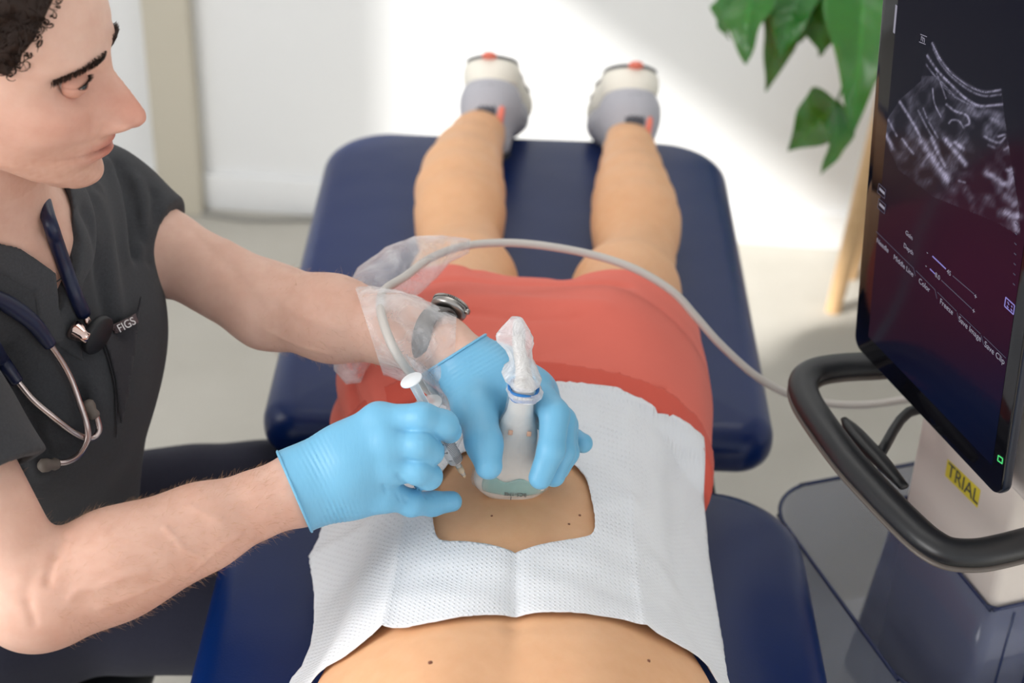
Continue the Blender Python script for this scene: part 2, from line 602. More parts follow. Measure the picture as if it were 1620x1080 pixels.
TZ = 0.68
TCX = 0.012
tbl = tag(empty('treatment_table', (TCX, 1.5, 0)), 'navy blue vinyl padded treatment table the patient lies face down on', 'treatment table')
cushion('leg_cushion', TCX, (1.725 + 2.567) / 2, 0.325, (2.567 - 1.725) / 2, [0.05, 0.05, 0.11, 0.11], TZ - 0.075, TZ - 0.004, 0.028, M_vinyl, tbl)
cushion('torso_cushion', TCX, (0.55 + 1.63) / 2, 0.333, (1.63 - 0.55) / 2, [0.1, 0.1, 0.11, 0.11], TZ - 0.075, TZ - 0.004, 0.028, M_vinyl, tbl)
bm = bmesh.new()
box_bm(bm, (TCX - .25, 0.62, TZ - .12), (TCX + .25, 2.48, TZ - .072), None, 0.006, 2)
auto_sharp(bm_obj('frame', bm, M_frame, tbl))
for sx in (-1, 1):
    bm = bmesh.new(); box_bm(bm, (TCX + sx * .2 - .03, 0.75, 0.03), (TCX + sx * .2 + .03, 2.3, 0.09), None, 0.01, 2); auto_sharp(bm_obj('base_rail', bm, M_white_steel, tbl))
for y in (1.0, 2.05):
    bm = bmesh.new(); box_bm(bm, (TCX - .05, y - .06, 0.06), (TCX + .05, y + .06, TZ - .1), None, 0.008, 2); auto_sharp(bm_obj('column', bm, M_white_steel, tbl))
    bm = bmesh.new(); box_bm(bm, (TCX - .2, y - .04, 0.035), (TCX + .2, y + .04, 0.085), None, 0.008, 2); auto_sharp(bm_obj('cross_rail', bm, M_white_steel, tbl))
for sx in (-1, 1):
    for y in (0.8, 2.25):
        lathe('foot', [(0.025, 0), (0.03, 0.004), (0.03, 0.02), (0.012, 0.03), (0.012, 0.04)], (TCX + sx * .2, y, 0.0), (0, 0, 1), M_frame, tbl, 20)
# ================================================================ PATIENT
def skin_mat(name, c1, c2, c3, mole=None, use_col=False):
    M = NT(name); co = M.coord()
    a = M.noise(co, 7.0, 3); b = M.noise(co, 60.0, 4, 0.6); f = M.noise(co, 420.0, 3, 0.6)
    c = M.ramp(a, [(0.3, c1), (0.72, c2)])
    c = M.mix(0.22, c, M.ramp(b, [(0.35, c3), (0.65, c2)]))
    if use_col:
        at = M.n('ShaderNodeVertexColor'); at.layer_name = 'Col'
        c = M.mix(1.0, c, at.outputs['Color'], 'MULTIPLY')
    M.l(c, M.b.inputs['Base Color'])
    M.b.inputs['Roughness'].default_value = 0.5
    M.b.inputs['Specular IOR Level'].default_value = 0.35
    M.b.inputs['Subsurface Weight'].default_value = 0.12
    M.b.inputs['Subsurface Radius'].default_value = (0.6, 0.25, 0.12)
    M.b.inputs['Subsurface Scale'].default_value = 0.012
    b1 = M.bump(f, 0.10, 0.0006)
    M.bump(b, 0.08, 0.002, b1)
    return M.m
M_skin_p = skin_mat('tanned_skin', srgb(224, 172, 130), srgb(231, 182, 141), srgb(214, 156, 114), use_col=True)

pt = tag(empty('person', (TCX, 1.5, TZ)), 'patient lying face down on the navy table in coral shorts and running shoes', 'person')

LEG = {}
for s, (hem, knee, calf, calf2, ankle) in {'l': ((733, 452), (738, 402), (724, 325), (746, 250), (777, 188)),
                                    'r': ((990, 466), (1007, 414), (1006, 342), (1000, 265), (993, 203))}.items():
    LEG[s] = [onZ(*hem, .765), onZ(*knee, .742), onZ(*calf, .75), onZ(*calf2, .745), onZ(*ankle, .74)]
LEGP = {}
for s, prof in {'l': ((725, 395, 128), (727, 365, 138), (728, 338, 144), (728, 305, 143), (731, 274, 128), (741, 244, 108), (755, 216, 86), (767, 201, 67), (777, 188, 56)),
                'r': ((1005, 405, 128), (1006, 375, 137), (1006, 350, 141), (1003, 322, 133), (1000, 294, 116), (998, 266, 98), (996, 238, 82), (994, 218, 67), (993, 203, 56))}.items():
    out = []
    for k, (px, py, wpx) in enumerate(prof):
        p = onZ(px, py, .742 + (.008 if 1 < k < 5 else 0)); dd = (p - CAM_M.translation).length
        out.append((p, wpx / 2 * dd / FPX * .97))
    LEGP[s] = out
HIP = {'l': Vector((TCX - .09, 1.64, .79)), 'r': Vector((TCX + .095, 1.64, .79))}
SHOE_T = {'l': Vector((.11, .75, -.62)).normalized(), 'r': Vector((-.13, .75, -.62)).normalized()}
SHOE_FR = {}
for s in 'lr':
    t = SHOE_T[s]; dn = Vector((0.0, .6, .8)); dn = (dn - t * dn.dot(t)).normalized()
    SHOE_FR[s] = (t, dn)

def patient_body(ex=0.0, legs=True):
    F = Field()
    X = TCX
    spine = [(X, 0.78, .775), (X + .004, 0.95, .785), (X + .004, 1.10, .782), (X, 1.26, .765), (X, 1.40, .765), (X, 1.56, .785), (X, 1.66, .785)]
    hw = [.202, .203, .184, .153, .150, .172, .168]
    hh = [.100, .108, .104, .094, .098, .104, .100]
    for i in range(len(spine) - 1):
        sq = 0.5 * (hw[i] / hh[i] + hw[i + 1] / hh[i + 1])
        F.add(Cone(spine[i], spine[i + 1], hw[i] + ex, hw[i + 1] + ex, (0, 0, 1), sq), .03 if i else .001)
    F.add(Ell((X - .078, 1.645, .812), (.09 + ex, .098 + ex, .086 + ex)), .04)
    F.add(Ell((X + .078, 1.645, .812), (.09 + ex, .098 + ex, .086 + ex)), .04)
    for s in 'lr':
        L = LEG[s]
        F.add(Cone(HIP[s], L[0], .086 + ex, .067 + ex), .04)
        F.add(Cone(L[0], L[1], .069 + ex, .052 + ex), .02)
        if legs:
            pr = LEGP[s]
            for q0, q1 in zip(pr[:-1], pr[1:]):
                F.add(Cone(q0[0], q1[0], q0[1], q1[1], (0, 0, 1), 1.10), .012)
            # achilles and heel, foot inside the shoe
            t, dn = SHOE_FR[s]
            heel = L[4] + dn * .035 - t * .005
            F.add(Cone(L[4], heel, .027, .028), .012)
            F.add(Cone(heel - t * .004, heel + t * .13 - dn * .005, .028, .030, dn, 1.25), .02)
            F.add(Cone(heel + t * .13 - dn * .005, heel + t * .19, .030, .022, dn, 1.6), .02)
    return F
F = patient_body()
X = TCX
# shoulders, neck, head in the face rest, arms forward round the head end (all nearer than the frame)
for sx in (-1, 1):
    F.add(Cone((X + sx * .12, .80, .80), (X + sx * .19, .74, .775), .085, .07), .05)
    F.add(Cone((X + sx * .19, .74, .775), (X + sx * .40, .66, .66), .056, .046), .03)
    F.add(Cone((X + sx * .40, .66, .66), (X + sx * .38, .60, .42), .044, .03), .02)
    F.add(Cone((X + sx * .38, .60, .42), (X + sx * .38, .60, .33), .03, .018, (1, 0, 0), 1.6), .02)
F.add(Cone((X, .74, .79), (X, .62, .775), .066, .058), .03)
F.add(Ell((X, .52, .775), (.076, .098, .105)), .02)
F.sub(Cone((X, .86, .895), (X, 1.55, .874), .004, .004), .02)
F.add(Ell((X - .055, 1.0, .84), (.05, .16, .055)), .05)
F.add(Ell((X + .055, 1.0, .84), (.05, .16, .055)), .05)
po = sdf_obj('body', F, (-.5, .38, .28), (.55, 2.75, .98), .006, M_skin_p, pt, smooth=2)
def pcol(c):
    # moles and small marks on the back
    out = np.ones((len(c), 3), np.float32)
    return out
set_col(po, pcol)

def fold(c, pts, amp, width):
    """ridge (amp<0 raises) along a polyline, returns a displacement array"""
    d = np.full(len(c), 9.0, np.float32)
    for a, b in zip(pts[:-1], pts[1:]):
        d = np.minimum(d, Cone(a, b, 0, 0).ev(c))
    return amp * np.exp(-(d / width) ** 2)

# ---- shorts
M_shorts = None
def fabric_mat(name, col, scale=900, rough=0.85, bstr=0.25, var=0.08, sheen=0.08, mottle=0.0):
    M = NT(name); co = M.coord()
    w1 = M.n('ShaderNodeTexWave'); w1.inputs['Scale'].default_value = scale; w1.inputs['Distortion'].default_value = 1.5; w1.bands_direction = 'X'
    w2 = M.n('ShaderNodeTexWave'); w2.inputs['Scale'].default_value = scale; w2.inputs['Distortion'].default_value = 1.5; w2.bands_direction = 'Z'
    M.l(co, w1.inputs['Vector']); M.l(co, w2.inputs['Vector'])
    ad = M.n('ShaderNodeMath', _operation='MAXIMUM'); M.l(w1.outputs['Fac'], ad.inputs[0]); M.l(w2.outputs['Fac'], ad.inputs[1])
    dk = tuple(x * (1 - var) for x in col[:3]) + (1,)
    c = M.mix(M.noise(co, 14, 4), col, dk)
    if mottle:
        f = M.noise(co, 380, 3, 0.8)
        c = M.mix(f, c, tuple(min(1, x * (1 + mottle) + 0.01) for x in col[:3]) + (1,))
    M.l(c, M.b.inputs['Base Color'])
    M.b.inputs['Roughness'].default_value = rough; M.b.inputs['Specular IOR Level'].default_value = 0.25
    M.b.inputs['Sheen Weight'].default_value = sheen
    b1 = M.bump(ad.outputs[0], bstr, 0.0004)
    M.bump(M.noise(co, 45, 4), 0.15, 0.003, b1)
    return M.m
M_shorts = fabric_mat('coral_cotton', srgb(234, 118, 102), 700, var=0.05)
M_shorts_dark = fabric_mat('coral_cotton_band', srgb(220, 96, 80), 260, var=0.05)

def shorts_field(ex):
    F = patient_body(.0, legs=False)
    G = Field()
    X = TCX
    for op in patient_body(ex, legs=False).ops: G.ops.append(op)
    # looser cloth at the sides and over the thighs
    for s, sx in (('l', -1), ('r', 1)):
        L = LEG[s]
        G.add(Cone(HIP[s] + Vector((sx * .014, -.06, -.01)), L[0] + Vector((sx * .01, .0, -.006)), .088 + ex, .076 + ex), .04)
        G.add(Cone((X + (.128 if sx > 0 else -.114), 1.50, .765), (X + sx * .122, 1.70, .76), .072 + ex, .08 + ex), .04)
    G.add(Cone((X, 1.64, .80), (X, 1.73, .77), .085 + ex, .06 + ex, (0, 0, 1), 1.1), .05)
    return G
WB_N = Vector((0.035, -1.0, 0.16)).normalized()
WB_O = Vector((TCX, 1.505, .87))
HEM_N = Vector((0, 1, -.1)).normalized()
S = shorts_field(.009)
folds = []
rs = random.Random(4)
folds.append(([(.05, 1.52, .885), (.14, 1.56, .87), (.20, 1.66, .80)], -.006, .010))
folds.append(([(.02, 1.545, .89), (.13, 1.60, .875), (.205, 1.72, .79)], .005, .009))
folds.append(([(-.02, 1.57, .895), (.10, 1.645, .89), (.19, 1.77, .80)], -.004, .012))
folds.append(([(.17, 1.46, .83), (.205, 1.55, .79), (.215, 1.64, .74)], -.007, .010))
folds.append(([(.155, 1.45, .85), (.19, 1.55, .82), (.21, 1.68, .77)], .006, .008))
folds.append(([(-.14, 1.49, .86), (-.16, 1.60, .86), (-.19, 1.70, .82)], -.006, .010))
folds.append(([(-.12, 1.49, .87), (-.14, 1.60, .88), (-.17, 1.72, .85)], .005, .008))
folds.append(([(-.17, 1.48, .82), (-.195, 1.58, .80), (-.21, 1.70, .76)], .009, .010))
folds.append(([(-.10, 1.63, .905), (.0, 1.66, .90), (.10, 1.64, .905)], -.003, .014))
folds.append(([(-.12, 1.72, .89), (.0, 1.73, .88), (.13, 1.73, .885)], .004, .010))
folds.append(([(.10, 1.50, .885), (.165, 1.54, .86), (.20, 1.60, .81)], .006, .006))
folds.append(([(.13, 1.50, .875), (.185, 1.50, .83), (.20, 1.53, .78)], .006, .006))
folds.append(([(-.05, 1.62, .905), (.06, 1.615, .905), (.14, 1.66, .88)], .0035, .006))
folds.append(([(-.16, 1.50, .84), (-.175, 1.58, .84), (-.17, 1.66, .85)], .007, .006))
folds.append(([(.06, 1.78, .86), (.10, 1.83, .83)], .004, .01))
folds.append(([(-.05, 1.78, .86), (-.09, 1.83, .83)], .004, .01))
def sdisp(c):
    d = noise3(c, 28, 3) * .0022 + noise3(c, 70, 5) * .0009
    for pts, a, w in folds: d = d + fold(c, pts, a * 1.5, w)
    return d
S.disp(sdisp)
I = patient_body(.001, legs=False)
S.cut(Plane(WB_O, WB_N), .004)
S.cut(Plane((0, 1.788, .83), HEM_N), .003)
# hollow leg openings
for s in 'lr':
    L = LEG[s]; dr = (L[1] - L[0]).normalized()
    S.sub(Cone(L[0] + dr * .012, L[0] + dr * .2, .083, .09), .003)
    S.sub(Cone(L[0] - dr * .05, L[0] + dr * .02, .071, .073), .003)
sh = sdf_obj('shorts', S, (-.26, 1.40, .66), (.29, 1.95, .96), .0035, M_shorts, pt, smooth=2)
sh['label'] = 'coral red cotton shorts'
# waistband: a thin sleeve just inside the top of the shorts
W = shorts_field(.0125)
W.cut(Plane(WB_O + WB_N * .004, WB_N), .003)
W.cut(Plane(WB_O - WB_N * .028, -WB_N), .003)
W.disp(lambda c: np.sin(c[:, 0] * 700 + c[:, 2] * 500) * .0004)
sdf_obj('waistband', W, (-.26, 1.40, .66), (.29, 1.75, .96), .0035, M_shorts_dark, sh, smooth=1)

# ---- running shoes (worn)
M_mid = plain('white_foam_midsole', srgb(240, 236, 224), 0.6, bump=(90, .1), var=.03)
M_mesh = fabric_mat('grey_knit_upper', srgb(186, 186, 194), 420, bstr=.5)
M_dark = plain('dark_heel_counter', srgb(70, 70, 80), .6)
M_coral = plain('coral_accent', srgb(240, 130, 110), .5)
M_black = plain('black_rubber', srgb(24, 26, 30), .55)
def make_shoe(s):
    t, dn = SHOE_FR[s]
    up = -dn; side = up.cross(t)
    # shoe frame: x toe, y side, z up; origin under the heel
    o = LEG[s][4] + dn * .056 - t * .060
    R = Matrix((t, side, up)).transposed().to_4x4(); M4 = Matrix.Translation(o) @ R
    Mn = np.array(M4)
    def bake(name, F, lo, hi, h, mat, parent, sm=1):
        v, f = polygonise(F, lo, hi, h, sm)
        v = v @ Mn[:3, :3].T + Mn[:3, 3]
        return mesh_obj(name, v, f, mat, parent)
    # upper
    U = Field()
    U.add(Cone((.045, 0, .035), (.15, 0, .030), .042, .043, (0, 0, 1), 1.15))
    U.add(Cone((.15, 0, .030), (.225, 0.006, .018), .043, .036, (0, 0, 1), 1.5), .03)
    U.add(Cone((.042, 0, .03), (.034, 0, .104), .038, .036), .03)
    U.add(Cone((.06, 0, .05), (.10, 0, .075), .036, .030), .03)
    U.sub(Cone((.042, 0, .05), (.045, 0, .16), .029, .036), .004)
    U.sub(Cone((.05, 0, .07), (.11, 0, .11), .02, .024), .006)
    U.cut(Plane((0, 0, .002), (0, 0, -1)), .003)
    U.add(Cone((.010, 0, .072), (.004, 0, .098), .014, .008, (1, 0, 0), 1.6), .012)
    up_o = bake('shoe', U, (-.04, -.07, -.03), (.29, .07, .15), .003, M_mesh, pt, 1)
    up_o['label'] = 'grey running shoe with a thick white sole'
    # sole
    B = Field()
    B.add(Cone((.05, 0, -.010), (.13, 0, -.010), .046, .040, None))
    B.add(Cone((.13, 0, -.010), (.215, .005, -.008), .040, .044, None), .02)
    B.cut(Plane((0, 0, .012), (0, 0, 1)), .006); B.cut(Plane((0, 0, -.030), (0, 0, -1)), .006)
    bake('sole', B, (-.04, -.08, -.05), (.29, .08, .03), .003, M_mid, up_o, 1)
    Bo = Field()
    Bo.add(Cone((.05, 0, -.03), (.13, 0, -.03), .043, .037)); Bo.add(Cone((.13, 0, -.03), (.215, .005, -.028), .037, .041), .02)
    Bo.cut(Plane((0, 0, -.029), (0, 0, 1)), .002); Bo.cut(Plane((0, 0, -.035), (0, 0, -1)), .002)
    bake('outsole', Bo, (-.04, -.08, -.05), (.29, .08, .0), .003, M_dark, up_o, 1)
    Ho = Field(); Ho.add(Ell((.006, 0, -.031), (.014, .012, .006)))
    bake('outsole_accent', Ho, (-.02, -.03, -.05), (.04, .03, .0), .0015, M_coral, up_o, 0)
    H = Field()
    H.add(Cone((.042, 0, .03), (.036, 0, .078), .0445, .0405)); H.cut(Plane((.024, 0, 0), (1, 0, 0)), .004)
    H.cut(Plane((0, 0, .066), (0, 0, 1)), .004); H.cut(Plane((0, 0, .014), (0, 0, -1)), .003)
    H.cut(Fn(lambda c: np.abs(c[:, 1]) - .016), .002)
    H.sub(Cone((.042, 0, .02), (.042, 0, .1), .036, .036), .001)
    H.disp(lambda c: np.sin(c[:, 1] * 900) * .0006)
    bake('heel_panel', H, (-.04, -.06, -.02), (.06, .06, .12), .002, M_dark, up_o, 0)
    ta = Field(); ta.add(Cone((.0040, .022, .055), (.0040, .018, .098), .0065, .006, (1, 0, 0), 2.0))
    bake('heel_tab', ta, (-.02, -.01, .03), (.03, .05, .12), .0015, M_coral, up_o, 0)
    # tongue and laces, dark tongue showing at the inner side
    T = Field(); T.add(Cone((.155, 0, .058), (.095, 0, .105), .022, .026, Vector((.6, 0, .8)), 3.0)); T.add(Cone((.095, 0, .105), (.080, 0, .125), .026, .02, Vector((.8, 0, .6)), 3.0), .01)
    bake('tongue', T, (.02, -.05, .03), (.2, .05, .16), .002, M_black, up_o, 1)
    for k in range(5):
        x = .10 + k * .017; z = .095 - k * .0085
        pts = [M4 @ Vector((x, -.024, z - .012)), M4 @ Vector((x + .004, -.012, z + .004)), M4 @ Vector((x + .006, 0, z + .008)), M4 @ Vector((x + .004, .012, z + .004)), M4 @ Vector((x, .024, z - .012))]
        tube('lace', pts, .0022, M_mid, up_o, sides=6, n=4)
for s in 'lr': make_shoe(s)
# ankle sock showing
# ================================================================ DRAPE
dg = bpy.context.evaluated_depsgraph_get()
BV = [BVHTree.FromObject(o, dg) for o in (po, sh)]
GX0, GX1, GY0, GY1, GS = -.34, .38, .86, 1.70, .005
nx = int((GX1 - GX0) / GS) + 1; ny = int((GY1 - GY0) / GS) + 1
Hh = np.full((nx, ny), TZ - 0.002)
for i in range(nx):
    for j in range(ny):
        p = Vector((GX0 + i * GS, GY0 + j * GS, 1.3))
        for b in BV:
            h = b.ray_cast(p, Vector((0, 0, -1)), .7)
            if h[0] is not None: Hh[i, j] = max(Hh[i, j], h[0].z)
H0 = Hh.copy()
E = Hh.copy()
for it in range(16):   # cloth hangs off the flanks at a limited slope
    sl = 1.35 * GS
    E[1:] = np.maximum(E[1:], E[:-1] - sl); E[:-1] = np.maximum(E[:-1], E[1:] - sl)
for it in range(3):
    Q = np.pad(E, 1, mode='edge')
    E = (Q[:-2, 1:-1] + Q[2:, 1:-1] + Q[1:-1, :-2] + Q[1:-1, 2:] + 2 * Q[1:-1, 1:-1]) / 6
Q = np.pad(Hh, 1, mode='edge')
E = np.maximum.reduce([E, Hh, Q[:-2, 1:-1], Q[2:, 1:-1], Q[1:-1, :-2], Q[1:-1, 2:]])
def Hs(x, y, G=E):
    u = min(max((x - GX0) / GS, 0), nx - 1.001); v = min(max((y - GY0) / GS, 0), ny - 1.001)
    i = int(u); j = int(v); a = u - i; b = v - j
    return (G[i, j] * (1 - a) + G[i + 1, j] * a) * (1 - b) + (G[i, j + 1] * (1 - a) + G[i + 1, j + 1] * a) * b
def on_drape(px, py, G=E):
    # first crossing of the view ray with the cloth surface
    r = ray(px, py)
    d = 1.2; prev = None
    while d < 2.6:
        p = P(px, py, d)
        if GY0 < p.y < GY1 and p.z < Hs(p.x, p.y, G): return p
        d += .002
    return onZ(px, py, TZ)
out_px = [(462, 1079), (478, 1062), (492, 1030), (497, 990), (498, 945), (490, 892), (505, 858), (515, 820), (540, 780), (560, 740), (590, 700), (640, 665), (700, 640), (760, 618), (820, 610),
          (870, 610), (925, 613), (975, 620), (1040, 662), (1113, 700), (1113, 770), (1117, 850), (1122, 900), (1132, 960), (1142, 1020), (1150, 1079)]
low_px = [(1116, 1056), (1080, 1030), (1045, 1013), (1022, 1001), (985, 986), (940, 978), (880, 976), (817, 980), (750, 980), (690, 990), (640, 1000), (604, 1003), (575, 1022), (540, 1044), (500, 1072)]
hole_px = [(690, 852), (684, 825), (683, 800), (686, 775), (700, 752), (722, 728), (760, 712), (810, 706), (860, 714), (893, 732), (912, 745), (928, 765), (936, 800), (941, 832), (934, 852), (900, 860), (855, 868), (815, 877), (775, 867), (735, 862), (702, 861)]
def smooth_poly(px, n):
    q = catmull(px, n, False); return [(float(a[0]), float(a[1])) for a in q]
outer = [on_drape(*q) for q in out_px]
# extra length past the picture edge
tailL = Vector((outer[0].x - .015, outer[0].y - .07, 0)); tailR = Vector((outer[-1].x + .012, outer[-1].y - .07, 0))
lowr = [on_drape(*q) for q in low_px]
ring = [(p.x, p.y) for p in outer] + [(tailR.x, tailR.y), (tailR.x - .010, tailR.y + .004)] + [(p.x, p.y) for p in lowr] + [(tailL.x + .010, tailL.y + .004), (tailL.x, tailL.y)]
hole = [(float(q[0]), float(q[1])) for q in catmull([(p.x, p.y) for p in (on_drape(*q) for q in hole_px)], 3, True)]
def resample(poly, step):
    out = []
    n = len(poly)
    for i in range(n):
        a = np.array(poly[i]); b = np.array(poly[(i + 1) % n]); L = np.linalg.norm(b - a); m = max(1, int(round(L / step)))
        for k in range(m): out.append(a + (b - a) * k / m)
    return out
rr_ = random.Random(2)
ring_s = resample(ring, .004); hole_s = resample(hole, .003)
def jitter(q, amp): return [p + np.array([rr_.uniform(-amp, amp), rr_.uniform(-amp, amp)]) for p in q]
ring_s = jitter(ring_s, .0006); hole_s = jitter(hole_s, .0003)
def inside(x, y, poly):
    c = False; n = len(poly); j = n - 1
    for i in range(n):
        xi, yi = poly[i]; xj, yj = poly[j]
        if (yi > y) != (yj > y) and x < (xj - xi) * (y - yi) / (yj - yi) + xi: c = not c
        j = i
    return c
ptsv = [Vector(p) for p in ring_s] + [Vector(p) for p in hole_s]
edges = [(i, (i + 1) % len(ring_s)) for i in range(len(ring_s))] + [(len(ring_s) + i, len(ring_s) + (i + 1) % len(hole_s)) for i in range(len(hole_s))]
xs_ = [p[0] for p in ring]; ys_ = [p[1] for p in ring]
y = min(ys_); row = 0
while y < max(ys_):
    x = min(xs_) + (row % 2) * .0025
    while x < max(xs_):
        if inside(x, y, ring) and not inside(x, y, hole): ptsv.append(Vector((x, y)))
        x += .005
    y += .0045; row += 1
vo, eo, fo, *_ = delaunay_2d_cdt(ptsv, edges, [], 0, 1e-6)
fkeep = []
for f in fo:
    cx = sum(vo[i].x for i in f) / 3; cy = sum(vo[i].y for i in f) / 3
    if inside(cx, cy, ring) and not inside(cx, cy, hole): fkeep.append(tuple(f))
# fold lines of the once folded sheet
def seg_d(x, y, a, b):
    a = np.array(a); b = np.array(b); p = np.array((x, y)); t = np.clip((p - a) @ (b - a) / ((b - a) @ (b - a)), 0, 1)
    return np.linalg.norm(p - a - t * (b - a))
def g2(px, py): q = on_drape(px, py); return (q.x, q.y)
creases = [(g2(640, 832), g2(604, 1003), .0055, .006), (g2(815, 877), g2(815, 979), -.0035, .004), (g2(990, 624), g2(1000, 800), .003, .006), (g2(1000, 800), g2(1022, 1001), .0050, .006),
           (g2(492, 892), g2(640, 826), .0065, .006), (g2(640, 826), g2(688, 815), .0025, .006), (g2(940, 806), g2(998, 798), .0018, .005), (g2(870, 690), g2(1000, 680), .0015, .006)]
V = []
for v in vo:
    z = Hs(v.x, v.y) + .0045
    for a, b, am, w in creases:
        d = seg_d(v.x, v.y, a, b)
        if d < w * 4: z += am * math.exp(-d / w)
    if v.x < creases[0][1][0]: z += .003 * math.sin((v.y - 1.1) * 38 + v.x * 20) * min(1, (creases[0][1][0] - v.x) / .03)
    z += .0012 * math.sin(v.x * 60 + v.y * 35) * math.sin(v.y * 55 - v.x * 20)
    V.append((v.x, v.y, z))
def paper_mat():
    M = NT('embossed_paper'); co = M.coord()
    M.b.inputs['Roughness'].default_value = .8; M.b.inputs['Specular IOR Level'].default_value = .25
    sep = M.n('ShaderNodeSeparateXYZ'); M.l(co, sep.inputs[0])
    def m(op, a, b=None):
        q = M.n('ShaderNodeMath', _operation=op)
        for v, i in ((a, 0), (b, 1)):
            if v is None: continue
            if hasattr(v, 'links'): M.l(v, q.inputs[i])
            else: q.inputs[i].default_value = v
        return q.outputs[0]
    sx = m('SINE', m('MULTIPLY', sep.outputs[0], 1400.0)); sy = m('SINE', m('MULTIPLY', sep.outputs[1], 900.0))
    h = m('MULTIPLY', m('MAXIMUM', sx, -0.3), m('MAXIMUM', sy, -0.3))
    nz = M.noise(co, 30, 3)
    h2 = m('MULTIPLY', h, nz)
    M.l(M.mix(nz, srgb(243, 243, 245), srgb(236, 236, 239)), M.b.inputs['Base Color'])
    b1 = M.bump(h2, .8, .0011)
    M.bump(M.noise(co, 18, 4), .25, .006, b1)
    M.b.inputs['Transmission Weight'].default_value = 0.0
    M.b.inputs['Subsurface Weight'].default_value = 0.05
    return M.m
dr = mesh_obj('paper_drape', V, fkeep, paper_mat())
md = dr.modifiers.new('thickness', 'SOLIDIFY'); md.thickness = .0006; md.offset = 1
tag(dr, 'white embossed paper drape with a cut-out window over the bare lower back', 'drape')
BVD = BVHTree.FromPolygons([Vector(v) for v in V], fkeep)
def top_z(x, y):
    """height of whatever lies on top at x, y"""
    z = TZ
    for b in BV + [BVD]:
        h = b.ray_cast(Vector((x, y, 1.3)), Vector((0, 0, -1)), .7)
        if h[0] is not None: z = max(z, h[0].z)
    return z
def on_top(px, py, off=0.0):
    r = ray(px, py).normalized(); o = CAM_M.translation; best = None
    for b in BV + [BVD]:
        h = b.ray_cast(o, r, 5)
        if h[0] is not None and (best is None or h[3] < best[1]): best = (h[0], h[3])
    p = best[0] if best else onZ(px, py, TZ)
    return Vector((p.x, p.y, p.z + off))
# moles: small raised spots on the skin of the back
M_mole = plain('mole', srgb(120, 70, 50), .6)
for px, py, r in ((778, 816, .0011), (917, 815, .0013), (900, 829, .0012), (681, 1048, .002), (1026, 1045, .0016)):
    p = on_top(px, py)
    lathe('mole', [(r * .4, .0009), (r, .0005), (r * 1.1, -.001)], p, (0, 0, 1), M_mole, pt, 10)
# ================================================================ CLINICIAN
M_skin_c = skin_mat('fair_skin', srgb(217, 172, 152), srgb(230, 192, 174), srgb(205, 152, 132), use_col=True)
clin = tag(empty('person', (-.60, 1.55, 0)), 'seated clinician in dark grey scrubs and blue gloves holding a syringe over the patient', 'person')

SR = Vector((-.565, 1.27, 1.085)); SL = P(150, 335, 1.86)
NB = P(-8, 352, 1.655)
HCN = P(-13, 80, 1.50)
ER = P(48, 945, 1.52); WR = P(470, 772, 1.60)
EL = P(425, 484, 1.81); WL = P(700, 538, 1.725)
PEL = Vector((-.61, 1.57, .56))
UPV = (NB - PEL).normalized()
LAT = (SL - SR); LAT = (LAT - UPV * LAT.dot(UPV)).normalized()
FWD = LAT.cross(UPV).normalized()

psi = math.radians(2); pit = math.radians(7)
hf = Vector((math.cos(psi) * math.cos(pit), -math.sin(psi) * math.cos(pit), -math.sin(pit)))
hl = Vector((math.sin(psi), math.cos(psi), 0.05)); hl = (hl - hf * hl.dot(hf)).normalized()
hu = hf.cross(hl).normalized()
HR = np.array(Matrix((hf, hl, hu)).transposed(), np.float32)   # columns f,l,u
HS = 1.06
def hl2w(x, y, z): return HCN + (hf * x + hl * y + hu * z) * HS
_zs = [-.135, -.118, -.108, -.095, -.075, -.05, -.025, 0, .02, .04, .06, .085, .105, .12, .128, .132]
_xf = [.060, .074, .084, .089, .094, .0975, .092, .0885, .0955, .0965, .091, .076, .058, .040, .022, 0]
_xb = [.030, .040, .045, .050, .058, .072, .088, .096, .099, .100, .099, .090, .073, .050, .028, 0]
_w = [.026, .034, .040, .048, .057, .064, .069, .071, .0725, .074, .0745, .069, .056, .038, .022, 0]
def gg(a, s): return np.exp(-(a / s) ** 2)
def sm(a, b, x):
    t = np.clip((x - a) / (b - a), 0, 1); return t * t * (3 - 2 * t)
